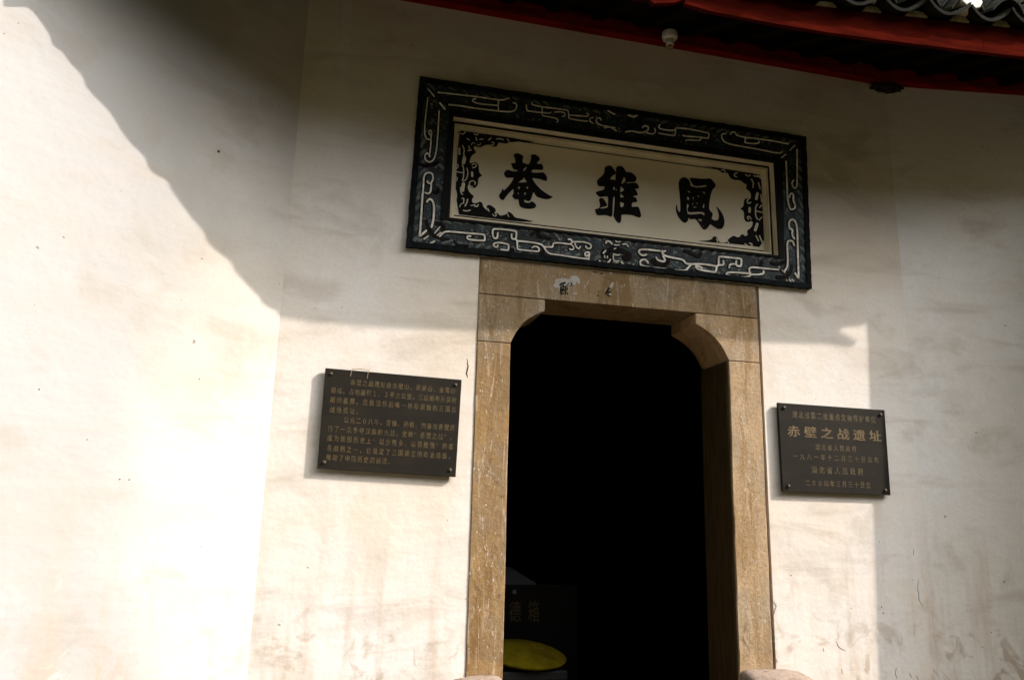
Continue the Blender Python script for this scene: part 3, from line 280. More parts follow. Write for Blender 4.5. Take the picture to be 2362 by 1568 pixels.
M['plaque'] = simple('bronze_grey_plaque', (.014,.0118,.0085), (.021,.0175,.0115), 3, .65, .12, (1,1,2), .05)
M['gold'] = simple('worn_gold_lettering', (.135,.094,.034), (.050,.037,.018), 34, .55, .4, (1,1,1), 0, .40, .66)
M['goldbold'] = simple('gold_title_lettering', (.18,.122,.046), (.10,.07,.03), 30, .5, .4, (1,1,1), 0)
M['bolt'] = simple('rusty_bolt', (.075,.05,.028), (.05,.034,.02), 60, .5, .5, (1,1,1), 0)
M['ceramic'] = simple('old_white_ceramic', (.72,.70,.66), (.60,.57,.50), 12, .3, .5, (1,1,1), 0)
M['brass'] = simple('tarnished_brass', (.35,.20,.06), (.22,.12,.04), 20, .35, .5, (1,1,1), 0)
M['reveal_shade'] = simple('reveal_shade_dark', (.055,.038,.016), (.036,.026,.011), 6, .85, .05, (6,6,.8), .3)  # dark tone standing in for shade on the right reveal
M['mud'] = simple('dark_mud', (.020,.014,.010), (.045,.032,.022), 22, .95, .1, (1,1,1), .8)
M['room'] = simple('near_black_interior', (.012,.010,.008), (.008,.007,.006), 2, .9, .1, (1,1,1), 0)  # near-black colour so little bounced light shows indoors
M['boxred'] = simple('dark_lacquer_box', (.004,.0012,.001), (.003,.001,.0008), 6, .55, .3, (1,1,1), 0)
M['pale'] = simple('pale_box_lid', (.20,.20,.21), (.15,.15,.16), 6, .5, .4, (1,1,1), 0)
M['yellow'] = simple('yellow_cloth', (.27,.215,.008), (.19,.14,.006), 9, .9, .1, (1,1,1), .3)
M['stool'] = simple('dark_grey_stool', (.045,.045,.045), (.03,.03,.03), 8, .6, .3, (1,1,1), 0)
M['crack'] = simple('crack_dark', (.055,.040,.028), (.085,.062,.042), 30, .95, .05, (1,1,1), 0)
M['seam'] = simple('ochre_seam', (.46,.42,.36), (.50,.47,.43), 8, .95, .1, (1,1,1), 0)
M['chip'] = simple('grey_lime_patch', (.42,.41,.39), (.35,.31,.26), 16, .9, .1, (1,1,1), .3)
M['ground'] = simple('courtyard_paving', (.038,.029,.012), (.029,.022,.009), 1.5, .9, .2, (1,1,1), .5)
M['slope_dark'] = simple('sky_block_dark', (.022,.022,.005), (.034,.028,.008), 1.2, .95, .05, (1,1,1), .5)  # dark tone of the added slope that blocks low sky
M['string'] = simple('pale_string', (.36,.27,.19), (.25,.18,.12), 50, .9, .1, (1,1,1), 0)

# ------------------------------------------------------------------ ground
gr = MB().add([(-250,-250,0),(250,-250,0),(250,250,0),(-250,250,0)], [(0,1,2,3)]).build('ground', M['ground'])
gr['kind'] = 'structure'
# unseen slope added behind the camera, its height set to block low sky
hv = []; hf = []; na, nr = 72, 10
from mathutils import noise as mnoise
for i in range(na+1):
    a = math.radians(185+170*i/na)
    for j in range(nr+1):
        t = j/nr; r = 11+26*t
        h = 20*t**.85+1.1*mnoise.noise(Vector((math.cos(a)*5, math.sin(a)*5, t*6)))*min(1, t*5)
        hv.append((r*math.cos(a), r*math.sin(a), -.2+h))
for i in range(na):
    for j in range(nr): k = i*(nr+1)+j; hf.append((k, k+1, k+nr+2, k+nr+1))
sky_block = MB().add(hv, hf).build('sky_block_slope', M['slope_dark'], None, True); sky_block['kind'] = 'structure'

# ------------------------------------------------------------------ the temple gate
T = thing('temple_gate', 'white plastered temple gate with red eave and stone door frame', 'building')
WT = .35
# outer edges of the stone frame and of the tablet recess cut through the wall sheet
DX0, DX1, DZ = -.8965, .951, 3.1175
SX0, SX1, SZ0, SZ1 = -1.20, 1.20, 3.24, 4.09
xs = [-2.03, SX0, DX0, DX1, SX1, 2.06]; zs = [0, DZ, SZ0, SZ1, 4.95]
w = MB()
for i in range(len(xs)-1):
    for k in range(len(zs)-1):
        x0, x1, z0, z1 = xs[i], xs[i+1], zs[k], zs[k+1]
        if z1 <= DZ+1e-6 and x0 >= DX0-1e-6 and x1 <= DX1+1e-6: continue
        if z0 >= SZ0-1e-6 and z1 <= SZ1+1e-6 and x0 >= SX0-1e-6 and x1 <= SX1+1e-6: continue
        w.add([(x0,0,z0),(x1,0,z0),(x1,0,z1),(x0,0,z1)], [(0,1,2,3)])
w.add([(DX0,0,0),(DX0,WT,0),(DX0,WT,DZ),(DX0,0,DZ)], [(0,1,2,3)]).add([(DX1,0,0),(DX1,WT,0),(DX1,WT,DZ),(DX1,0,DZ)], [(0,1,2,3)]).add([(DX0,0,DZ),(DX1,0,DZ),(DX1,WT,DZ),(DX0,WT,DZ)], [(0,1,2,3)])
w.build('door_wall', M['plaster'], T, fix=False)
def wall_slab(p, q, z1, name, mat):
    d = Vector((q[0]-p[0], q[1]-p[1])).normalized(); n = Vector((-d.y, d.x))*.3
    z1 = z1 if isinstance(z1, tuple) else (z1, z1)
    m = MB(); a, b_ = p, q; c = (q[0]+n.x, q[1]+n.y); e = (p[0]+n.x, p[1]+n.y)
    m.add([(*a,0),(*b_,0),(*c,0),(*e,0),(*a,z1[0]),(*b_,z1[1]),(*c,z1[1]),(*e,z1[0])], [(0,1,5,4),(1,2,6,5),(2,3,7,6),(3,0,4,7),(4,5,6,7)])
    return m.build(name, mat, T)
A28, A8 = math.radians(28), math.radians(8)
LW0 = (-2.0, 0.0); LW1 = (-2.0-2.0*math.cos(A28), -2.0*math.sin(A28))
RW0 = (2.055, 0.0); RW1 = (2.055+1.5*math.cos(A8), -1.5*math.sin(A8))
wall_slab(LW1, LW0, (4.5, 4.9), 'left_wing_wall', M['plaster_left'])['label'] = 'sunlit plaster wing wall left of the door'
wall_slab(RW0, RW1, 4.95, 'right_wing_wall', M['plaster_right'])['label'] = 'shaded plaster wing wall right of the door'
# gable pier that stands out past the right wing and carries the eave end
pr = MB(); pz = [(0, 3.10), (2.1, 3.20), (4.06, 3.30), (4.6, 3.30)]
v = []
for z, x in pz: v += [(x,-.78,z),(4.2,-.78,z),(4.2,.3,z),(x+.25,.3,z)]
f = []
for i in range(3):
    for j in range(4): f.append((i*4+j, i*4+(j+1) % 4, i*4+4+(j+1) % 4, i*4+4+j))
f.append((12,13,14,15)); pr.add(v, f).build('gable_pier', M['plaster_right'], T)
# repairs, seams and cracks in the plaster
MB().prism([(-1.80,2.70),(-1.745,2.72),(-1.735,3.6),(-1.745,4.74),(-1.80,4.74),(-1.79,3.5)], -.0012, .002).build('plaster_patch', M['plaster_patch'], T)
for wd, P in CRACK[:-2]:
    mb = MB(); on_right = P[0][0] > 2.0
    P2 = [P[0]]
    for a, b_ in zip(P, P[1:]):
        for t in (.33, .66, 1): P2.append((a[0]+(b_[0]-a[0])*t+random.uniform(-.004,.004), a[1]+(b_[1]-a[1])*t))
    if on_right: P2 = [(x, z) for x, z in P2]
    ribbon(mb, P2, wd*(.6 if P[0][0] > 1 else .8), 0, .0015, False, True)
    if on_right: mb.v = [(x, y-math.tan(A8)*(x-2.055) - .001, z) for x, y, z in mb.v]
    mb.build('crack', M['crack'], T)
for x, z, r in SPECK:
    if r < .01: r *= .75
    y = 0.0
    if x < -2.0: y = (x+2.0)*math.tan(A28)
    if x > 2.055: y = -(x-2.055)*math.tan(A8)
    MB().lathe([(r*.7,0.001),(r*.55,-.002),(r*.25,-.003)], (x, y, z), 7, 'y').build('nail_hole', M['crack'], T)

# ---- stone door frame
def jag(P, amp):      # a slightly worn outline
    out = []
    for i, a in enumerate(P):
        b_ = P[(i+1) % len(P)]; n = max(1, int(math.dist(a, b_)/.12)); 
        for k in range(n):
            t = k/n; j = amp if 0 < k else 0
            out.append((a[0]+(b_[0]-a[0])*t+random.uniform(-j, j), a[1]+(b_[1]-a[1])*t+random.uniform(-j, j)))
    return out
FY = -.006
MB().prism(jag([(-.8955,2.893),(.930,2.898),(.930,3.115),(-.8955,3.117)], .0008), -.006, WT).build('lintel', M['lintel'], T, bevel=.004)
def corner(s):
    xo = .8955 if s < 0 else .931; xi = .491 if s < 0 else .496; xe = .697 if s < 0 else .716; zt = 2.889 if s < 0 else 2.894; zb = 2.609
    P = [(xo, zb), (xo, zt), (xi, zt), (xi, zt-.068)]
    n = 9
    for k in range(1, n+1):
        t = k/n; bl = .034*math.sin(math.pi*t)
        P.append((xi+(xe-xi)*t+bl*.75, zt-.068+(zb-zt+.068)*t+bl*.66))
    return [(s*x, z) for x, z in P]
for s in (-1, 1):
    MB().prism(corner(s), -.0065 if s < 0 else -.0035, WT).build('corner_stone', M['lintel'] if s < 0 else M['stone'], T, bevel=.003)
MB().prism(jag([(-.8955,0),(-.692,0),(-.697,2.605),(-.8955,2.605)], .0012), -.007, WT).build('jamb_stone', M['stone_left'], T, bevel=.004)
MB().prism(jag([(.711,0),(.931,0),(.931,2.605),(.716,2.605)], .003), -.003, WT).build('jamb_stone', M['stone'], T, bevel=.004)
for P in PATCH: put(filled([P], FY-.0004, .0012), 'lime_patch', M['chip'], T)
for i, (wd, P) in enumerate(INK):
    mb = MB(); ribbon(mb, P, wd, FY-.0014, .0016+i*.0001); mb.build('ink_trace', M['ink'], T)
# dark plate added to paint shade onto the right reveal
MB().box(.700, .7095, .012, WT-.004, .0, 2.60).build('reveal_shade_plate', M['reveal_shade'], T, bevel=.003)
MB().box(.9325, .9505, .035, WT, 0, 3.117).build('mortar_joint', M['crack'], T)
# drum stones either side of the door sill
for x0, x1 in ((-1.02, -.702), (.706, 1.14)):
    prof = [(.27, 0), (.292, .012), (.300, .04), (.302, .12), (.298, x1-x0-.14), (.284, x1-x0-.06), (.262, x1-x0-.015), (.24, x1-x0)]
    if x0 < 0: prof = [(r, x1-x0-h) for r, h in prof][::-1]
    d = MB().lathe(prof, (x0, -.02, .495), 48, 'x')
    d.v = [(x, min(y, -.0125) if y > -.0125 else y, z) for x, y, z in d.v]
    o = d.build('drum_stone', M['drum'], T, smooth=True)
    MB().box(x0-.03, x1+.03, -.42, -.012, .004, .21).build('plinth', M['drum'], o, bevel=.012)
MB().box(-.69, .71, .08, .24, .0, .24).build('threshold', M['stone'], T, bevel=.01)

# ---- beam, soffit, fascia and tiled eave
def tab(t, x):
    if x <= t[0][0]: (a, b_) = t[0], t[1]
    elif x >= t[-1][0]: (a, b_) = t[-2], t[-1]
    else:
        for a, b_ in zip(t, t[1:]):
            if a[0] <= x <= b_[0]: break
    return a[1]+(b_[1]-a[1])*(x-a[0])/(b_[0]-a[0])
ZB = [(-4,4.62),(-2.58,4.465),(-1.6,4.36),(-.8,4.305),(0,4.292),(.46,4.288),(.79,4.296),(1.12,4.312),(1.46,4.334),(1.82,4.36),(2.2,4.388),(2.9,4.385),(3.43,4.417)]
ZT = [(-4,4.80),(-2.6,4.66),(-1.6,4.54),(-.8,4.475),(0,4.455),(.5,4.45),(.8,4.454),(1.13,4.48),(1.48,4.512),(1.84,4.543),(2.22,4.577),(3,4.645),(3.6,4.70),(4.3,4.78)]
MB().box(-2.0, 2.06, -.055, .1, 4.733, 4.845).build('eave_beam', M['beam'], T, bevel=.01)
b_ = MB(); dx, dy = math.cos(A8), -math.sin(A8); p = Vector((2.06, -.055)); q = p+Vector((dx, dy))*1.5
b_.add([(*p,4.737),(*q,4.757),(q.x,q.y+.25,4.757),(p.x,p.y+.25,4.737),(*p,4.848),(*q,4.868),(q.x,q.y+.25,4.868),(p.x,p.y+.25,4.848)], [(0,3,2,1),(4,5,6,7),(0,1,5,4),(1,2,6,5),(2,3,7,6),(3,0,4,7)])
b_.build('eave_beam', M['beam'], T, bevel=.01)
# soffit boards and rafters
for k in range(26):
    x0 = -3.9+k*.31; x1 = x0+.304
    m = MB(); v = []
    for x in (x0, x1):
        zf = tab(ZT, x)-.03
        v += [(x,-.975,zf),(x,.10,4.93),(x,.10,4.95),(x,-.975,zf+.02)]
    m.add(v, [(0,4,5,1),(1,5,6,2),(2,6,7,3),(3,7,4,0),(0,1,2,3),(4,7,6,5)]).build('soffit_board', M['soffit'], T)
    xr = x0; zf = tab(ZT, xr)-.105
    MB().add([(xr-.035,-.965,zf),(xr+.035,-.965,zf),(xr+.035,.05,4.855),(xr-.035,.05,4.855),(xr-.035,-.965,zf+.07),(xr+.035,-.965,zf+.07),(xr+.035,.05,4.925),(xr-.035,.05,4.925)],
             [(0,3,2,1),(4,5,6,7),(0,1,5,4),(1,2,6,5),(2,3,7,6),(3,0,4,7)]).build('rafter', M['soffit'], T)
# fascia board: bottom edge scalloped on the left, cut to a hooked end on the right
def fascia(xa, xb, bottom, tail=None):
    top = [(x, tab(ZT, x)) for x in ([xb-(xb-xa)*k/24 for k in range(25)] if not tail else [tail[-1][0]-(tail[-1][0]-xa)*k/24 for k in range(25)])]
    P = bottom + (tail or []) + top
    # strips keep the long outline free of bad ngons
    return P
def strip_board(name, pts_b, mat, y0, y1, top=lambda x: tab(ZT, x), par=None):
    m = MB(); v = []; f = []
    for x, z in pts_b: v += [(x,y0,z),(x,y1,z),(x,y1,top(x)),(x,y0,top(x))]
    for i in range(len(pts_b)-1):
        for j in range(4): f.append((i*4+j, i*4+(j+1) % 4, i*4+4+(j+1) % 4, i*4+4+j))
    f.append((0,1,2,3)); e = (len(pts_b)-1)*4; f.append((e,e+3,e+2,e+1))
    return m.add(v, f).build(name, mat, par or T)
X0S = 1.29; left = [p for p in LEFTEAVE]
lt = [(-3.3, 4.56), (-2.75, 4.50)] + left; left = []
for k in range(int((lt[-1][0]-lt[0][0])/.03)):
    x = lt[0][0]+k*.03; ph = ((x-X0S)/.302) % 1.0
    left.append((x, tab(lt, x)+.012-.034*(1-ph)**.8))
left.append(lt[-1])
strip_board('fascia_board', left, M['red'], -1.0, -.972)
mid = [(-.034+.003, 4.305)] + [(x*.1, tab(ZB, x*.1)) for x in range(1, 20)]
strip_board('fascia_board', mid, M['red'], -1.0, -.972)
right = [(1.903, tab(ZB,1.903))] + [(x*.1, tab(ZB, x*.1)) for x in range(20, 35)] + [(3.426,4.417)]
strip_board('fascia_board', sorted(right), M['red'], -1.0, -.972)
# the hooked end, upper edge of the bite
hook = [(3.429,4.417),(3.50,4.410),(3.61,4.408),(3.55,4.436),(3.475,4.468),(3.50,4.505),(3.56,4.540),(3.633,4.551),(3.70,4.56),(3.70,4.70),(3.429,4.68)]
MB().prism(hook, -1.0, -.972).build('fascia_end', M['red'], T)
MB().prism(CASTER, -1.0, -.97).build('corner_shadow_caster', M['red'], T)  # unseen block added to cast the small shadow at upper left
# roof deck above the soffit (hidden from below by it)
rd = MB(); v = []; f = []
X = [-4+k*.4 for k in range(22)]
for x in X:
    z = tab(ZT, x)+.012; v += [(x,-.99,z),(x,2.2,z+3.19*.42),(x,2.2,z+3.19*.42+.03),(x,-.99,z+.015)]
for i in range(len(X)-1):
    for j in range(4): f.append((i*4+j, i*4+(j+1) % 4, i*4+4+(j+1) % 4, i*4+4+j))
f += [(0,1,2,3), (len(v)-4,len(v)-1,len(v)-2,len(v)-3)]
rd.add(v, f).build('roof_deck', M['soffit'], T)
SL = math.atan(.42)
def arc_tile(wd, sag, L, up, th=.013):
    me = bpy.data.meshes.new('tile'); n = 8; v = []; f = []
    for yy, sh in ((0, 1.0), (L, .94)):
        for k in range(n+1):
            t = -1+2*k/n; x = t*wd/2*sh; h = sag*(t*t)*sh
            if up: h = sag*(1-t*t)*sh
            v.append((x, yy, h))
        for k in range(n+1):
            t = -1+2*k/n; x = t*wd/2*sh; h = sag*(t*t)*sh
            if up: h = sag*(1-t*t)*sh
            v.append((x*(1.0), yy, h+th))
    m_ = n+1
    for k in range(n):
        a = k; b2 = k+1
        f += [(a,b2,b2+2*m_,a+2*m_), (a+m_,a+3*m_,b2+3*m_,b2+m_), (a,a+m_,b2+m_,b2), (a+2*m_,b2+2*m_,b2+3*m_,a+3*m_)]
    f += [(0,2*m_,3*m_,m_), (n,n+m_,n+3*m_,n+2*m_)]
    me.from_pydata(v, [], f)
    bm = bmesh.new(); bm.from_mesh(me); bmesh.ops.recalc_face_normals(bm, faces=bm.faces); bm.to_mesh(me); bm.free()
    for p_ in me.polygons: p_.use_smooth = False
    me.materials.append(M['tile']); return me
pan = arc_tile(.295, .068, .24, False, .017); cover = arc_tile(.235, .078, .24, True, .018)
def place(me, name, x, y, z, roll, rot):
    o = bpy.data.objects.new(name, me); C.objects.link(o); o.location = (x, y, z); o.rotation_euler = (SL+rot, roll, random.uniform(-.03,.03)); o.parent = T
SP = .302; X0 = 1.290
for k in range(-15, 10):
    xp = X0+k*SP
    if xp < -3.3 or xp > 4.1: continue
    slope = (tab(ZT, xp+.1)-tab(ZT, xp-.1))/.2
    for r in range(4):
        y = -1.075+r*.115+random.uniform(-.010,.010)
        zz = tab(ZT, xp)-.020+(r*.115)*.42+r*.012
        place(pan, 'pan_tile', xp+random.uniform(-.010,.010), y, zz+random.uniform(-.004,.004), -math.atan(slope)+random.uniform(-.05,.05), .03)
    xc = xp+SP/2
    nrow = 9 if xc > 1.85 else 4                       # the corner end carries a steep stack of tiles
    for r in range(nrow):
        y = -1.065+r*.065+random.uniform(-.014,.014)
        zz = tab(ZT, xc)+.040+(r*.065)*(.42 if nrow == 4 else .72)+r*.016
        place(cover, 'cover_tile', xc+random.uniform(-.016,.016), y, zz, -math.atan(slope)+random.uniform(-.08,.08), -.02)
# dark clay bed that closes the gaps behind the tile mouths
bedp = [(x*.1, tab(ZT, x*.1)+.02) for x in range(-33, 42)]
strip_board('tile_bed', bedp, M['mud'], -.93, -.88, lambda x: tab(ZT, x)+(.15 if x < 1.7 else .15+min(.12, (x-1.7)*.5)))
# lime: wedges on the fascia between the pans, and plugs left in some of the cover-tile mouths
for k in range(-15, 10):
    xc = X0+k*SP+SP/2
    if xc < -3 or xc > 3.5: continue
    z = tab(ZT, xc); s = (tab(ZT, xc+.1)-z)/.1
    a = .075*random.uniform(.8,1.15); h = .032*random.uniform(.8,1.2)
    MB().prism([(xc-a,z-a*s+.001),(xc+a,z+a*s+.001),(xc+a*.55,z+a*.5*s+h),(xc,z+h*1.1),(xc-a*.6,z-a*.5*s+h)], -1.012, -.97).build('lime_wedge', M['limedirty'], T, bevel=.006)
for k in (-3, -1, 0, 2, 5):
    xp = X0+k*SP+SP*.5+(.0 if k != 0 else .0)
for xp, zz in ((1.150, 4.585), (1.765, 4.622)):
    pts = []
    for i in range(14):
        a = 2*math.pi*i/14; r = random.uniform(.88, 1.1); pts.append((xp+.074*r*math.cos(a), zz+.046*r*math.sin(a)))
    MB().prism(pts, -1.092, -.99).build('lime_plug', M['lime'], T, bevel=.006)

# ---- the dark room behind the door
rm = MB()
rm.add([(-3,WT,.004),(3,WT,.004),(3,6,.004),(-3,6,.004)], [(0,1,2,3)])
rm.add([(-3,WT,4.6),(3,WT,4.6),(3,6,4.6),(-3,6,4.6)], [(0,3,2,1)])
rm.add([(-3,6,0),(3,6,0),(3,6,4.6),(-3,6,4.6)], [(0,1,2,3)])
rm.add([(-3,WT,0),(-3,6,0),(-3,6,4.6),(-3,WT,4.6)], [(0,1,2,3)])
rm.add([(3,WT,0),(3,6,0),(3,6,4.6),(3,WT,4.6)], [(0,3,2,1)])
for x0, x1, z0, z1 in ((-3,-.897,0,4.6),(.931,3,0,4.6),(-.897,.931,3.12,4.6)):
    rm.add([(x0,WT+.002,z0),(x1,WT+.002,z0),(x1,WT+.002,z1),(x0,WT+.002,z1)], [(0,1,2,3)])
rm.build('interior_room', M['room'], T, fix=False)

# ------------------------------------------------------------------ the name tablet over the door
S_ = thing('name_tablet', 'long carved tablet with three black characters above the door', 'sign', (0,0,3.67))
TL, TR, BL, BR = (-1.312,4.216), (1.350,4.216), (-1.338,3.125), (1.322,3.125)
def quad_frame(mb, o, i, yo, yi):
    n = 4
    for k in range(4):
        l = (k+1) % 4
        mb.add([(o[k][0],yo,o[k][1]),(o[l][0],yo,o[l][1]),(i[l][0],yi,i[l][1]),(i[k][0],yi,i[k][1])], [(0,1,2,3)])
O = [BL, BR, TR, TL]
def inset(P, d): return [(P[0][0]+d,P[0][1]+d),(P[1][0]-d,P[1][1]+d),(P[2][0]-d,P[2][1]-d),(P[3][0]+d,P[3][1]-d)]
I1 = [(-1.095,3.332),(1.092,3.332),(1.092,3.986),(-1.095,3.986)]
I2 = [(-1.072,3.366),(1.066,3.366),(1.066,3.958),(-1.066,3.958)]
YF = -.022
def rough_loop(P, amp, step):
    out = []
    for k in range(4):
        a, b2 = P[k], P[(k+1) % 4]; n = int(math.dist(a, b2)/step)
        for j in range(n):
            t = j/n; am = amp if j else 0
            out.append((a[0]+(b2[0]-a[0])*t+random.uniform(-am,am), a[1]+(b2[1]-a[1])*t+random.uniform(-am,am)))
    return out
def loop_band(mb, A, B, ya, yb):
    n = len(A); mb.add([(x,ya,z) for x,z in A]+[(x,yb,z) for x,z in B], [(i,(i+1) % n,(i+1) % n+n,i+n) for i in range(n)])
rim = MB()
A = rough_loop(O, .0022, .022); Ai = rough_loop(inset(O,.034), .0016, .022)
n = len(A); m_ = len(Ai)
if m_ != n: Ai = [(a[0]+(0-a[0])*.026, a[1]+(3.67-a[1])*.06) for a in A]
Ab = [(x, z) for x, z in A]
loop_band(rim, Ab, A, -.0005, -.034); loop_band(rim, A, Ai, -.034, -.034); loop_band(rim, Ai, Ai, -.034, YF-.0005)
rim.build('outer_rim', M['outline'], S_)
fr = MB(); quad_frame(fr, inset(O,.026), I1, YF, YF); fr.build('carved_border', M['border'], S_, fix=False)
mo = MB(); quad_frame(mo, I1, I1, YF, .03); mo.build('outer_moulding', M['cream'], S_)
le = MB(); quad_frame(le, inset(I1,0), I2, .03, .03); le.build('black_ledge', M['ink'], S_, fix=False)
m2 = MB(); quad_frame(m2, I2, [(x*.992,3.662+(z-3.662)*.985) for x,z in I2], .03, .08); m2.build('inner_moulding', M['cream'], S_)
be = MB(); Io = inset(I2,-.011); quad_frame(be, Io, I2, .0275, .0265); quad_frame(be, Io, Io, .0299, .0275); be.build('cream_bead', M['cream'], S_, fix=False)
ke = MB(); I3 = inset(I1,.004); quad_frame(ke, inset(O,.19), inset(I1,-.004), YF-.010, YF-.010); quad_frame(ke, inset(O,.19), inset(O,.19), YF, YF-.010); quad_frame(ke, inset(I1,-.004), inset(I1,-.004), YF-.010, YF); ke.build('black_fillet', M['ink'], S_, fix=False)
pa = MB(); pa.add([(-1.07,.08,3.36),(1.07,.08,3.36),(1.07,.08,3.965),(-1.07,.08,3.965)], [(0,1,2,3)]); pa.build('panel', M['panel'], S_, fix=False)
for loops in CHARS: put(filled(loops, .0795, .004), 'calligraphy_character', M['ink'], S_)
for P in ORN: put(filled([P], .0797, .003), 'corner_ornament', M['ink'], S_)
for i, (wd, P) in enumerate(ORNLINE):
    mb = MB(); ribbon(mb, P, wd*.95, .0768, .0012+i*.00002); mb.build('ornament_scroll', M['panel'], S_)
mb = MB()
for z0, z1 in ((3.934,3.9395),): mb.box(-1.05, 1.05, .0772, .0795, z0, z1)
mb.build('panel_line', M['ink'], S_)
MB().box(-1.05, 1.05, .0772, .0795, 3.388, 3.394).build('panel_line', M['ink'], S_)
# carved fret: pale strokes, each with its dark bed
for i, (wd, P) in enumerate(FRET):
    o = MB(); ribbon(o, P, wd*1.06, YF-.0025, .0042+i*.00003); o = o.build('fret_stroke', M['relief'], S_)
    mb = MB(); ribbon(mb, P, wd*1.9+.006, YF, .0028+i*.00002); mb.build('fret_bed', M['outline'], o)
for i, (wd, P) in enumerate(DARK):
    o = MB(); ribbon(o, P, wd*.9, YF, .0036+i*.0002); o.build('dark_scroll', M['dark'], S_)
# slanted leaf marks filling the border
mb = MB(); rnd = random.Random(3)
def leafmark(x, z, L, wd, ang):
    c, s = math.cos(ang), math.sin(ang)
    ribbon(mb, [(x-c*L/2, z-s*L/2), (x, z+.004), (x+c*L/2, z+s*L/2)], wd, YF, .0022+rnd.random()*.0006)
for side, xb in ((-1,-1.325), (1,1.336)):
    for k in range(15):
        z = 3.19+k*.066
        leafmark(xb-side*.052, z, .05, .022, side*-.9+rnd.uniform(-.2,.2))
        if k % 2: leafmark(xb-side*.165, z, .04, .018, side*.8+rnd.uniform(-.3,.3))
for k in range(38):
    x = -1.24+k*.067
    leafmark(x, 3.178, .045, .018, .5*(1 if x < 0 else -1)+rnd.uniform(-.3,.3))
    leafmark(x, 3.305, .04, .014, -.5*(1 if x < 0 else -1)+rnd.uniform(-.3,.3))
    leafmark(x, 4.165, .045, .016, -.4*(1 if x < 0 else -1)+rnd.uniform(-.3,.3))
    if k % 2: leafmark(x, 4.02, .04, .014, .4+rnd.uniform(-.5,.5))
for k in range(150):
    side = rnd.random()
    if side < .38: x, z = rnd.uniform(-1.24,1.24), rnd.uniform(3.165,3.31)
    elif side < .6: x, z = rnd.uniform(-1.24,1.24), rnd.uniform(4.01,4.18)
    elif side < .8: x, z = rnd.uniform(-1.29,-1.14), rnd.uniform(3.2,4.1)
    else: x, z = rnd.uniform(1.14,1.29), rnd.uniform(3.2,4.1)
    a0 = rnd.uniform(0, 6.28); r0 = rnd.uniform(.010,.024)
    P = [(x+r0*math.cos(a0+t)*(1-.1*t), z+r0*math.sin(a0+t)*(1-.1*t)) for t in (0,.7,1.4,2.1,2.8,3.5)[:rnd.randint(3,6)]]
    ribbon(mb, P, rnd.uniform(.004,.009), YF, .0022+rnd.random()*.0006)
lf = mb.build('leaf_relief', M['leaf'], S_); lf['kind'] = 'stuff'

# ------------------------------------------------------------------ wall plaques
def glyph(ch):
    cu = bpy.data.curves.new('text', 'FONT'); cu.body = ch; cu.size = 1.0; cu.extrude = 0; cu.resolution_u = 3; cu.offset = 0.0
    return to_mesh(cu, lambda v: (v[0], v[1], v[2]))
GC = {}
def text_line(text, quadf, f, a, b2, wd, ht, mat, parent, y, name='character', bold=.008):
    global GO
    GO = bold; n = len(text)
    for i, chh in enumerate(text):
        if chh in ' 　': continue
        if chh not in GC:
            me = glyph(chh); GC[chh] = ([tuple(v.co) for v in me.vertices], [tuple(p_.vertices) for p_ in me.polygons]); bpy.data.meshes.remove(me)
        vv, ff = GC[chh]
        if not vv: continue
        mb = MB(); u = a+(b2-a)*i/max(1, n-1); c = quadf(u, f)
        half = .5 if chh in '，、。．' else 1
        for q, (ox, oz) in enumerate(((0,0),) if bold == 0 else ((-bold,0),(bold,0),(0,bold))):
            mb.add([(c[0]+(vx+ox)*wd, y-q*.00008, c[1]+(vy-.37+oz)*ht) for vx, vy, vz in vv], ff)
        mb.build(name, mat, parent, fix=False)
def plaque(label, name, Q, thick, group=None):
    cx = sum(p_[0] for p_ in Q)/4; cz = sum(p_[1] for p_ in Q)/4
    t = thing(name, label, 'plaque', (cx, 0, cz), 'dark plaques on the door wall')
    MB().prism(Q, -.034, -.034+thick).build('plate', M['plaque'], t, bevel=.0015)
    def qf(u, f):     # u across, f down
        x = (Q[3][0]*(1-u)+Q[2][0]*u)*(1-f)+(Q[0][0]*(1-u)+Q[1][0]*u)*f
        z = (Q[3][1]*(1-u)+Q[2][1]*u)*(1-f)+(Q[0][1]*(1-u)+Q[1][1]*u)*f
        return x, z
    return t, qf
# Q order: BL BR TR TL
t, qf = plaque('dark plaque of dense small gold text left of the door', 'wall_plaque', [(-1.741,1.843),(-.996,1.824),(-.983,2.367),(-1.738,2.382)], .02)
for text, f, a, b2 in (('赤壁之战遗址由赤壁山、南屏山、金鸾山',.122,.184,.921),('组成。占地面积１．２平方公里，三山遍布孙吴时',.22,.052,.934),('期的墓葬，是我国目前唯一尚存原貌的三国古',.317,.05,.935),('战场遗址。',.415,.053,.243),
        ('公元二０八年，曹操、孙权、刘备在赤壁进',.507,.159,.934),('行了一次争夺汉鼎的大战，史称“赤壁之战”。',.605,.051,.938),('成为我国历史上“以少胜多、以弱胜强”的著',.70,.052,.931),('名战例之一，它奠定了三国鼎立的政治局面，',.798,.055,.935),('推动了中国历史的前进。',.888,.055,.497)):
    text_line(text, qf, f, a, b2, .0275, .036, M['gold'], t, -.0346)
for u, f in ((.042,.055),(.955,.06),(.045,.94),(.955,.935)):
    x, z = qf(u, f); MB().lathe([(.0105,-.034),(.0095,-.039),(.005,-.0425),(.001,-.043)], (x,0,z), 12, 'y').build('bolt', M['bolt'], t, smooth=True)
for u0, l in ((.185, .035), (.305, .04)):
    a = qf(u0, -.004); mb = MB(); ribbon(mb, [(a[0]+.004,a[1]+.004),(a[0],a[1]-.012),(a[0]-.003,a[1]-l)], .0035, -.034, .003); mb.build('string_end', M['string'], t)
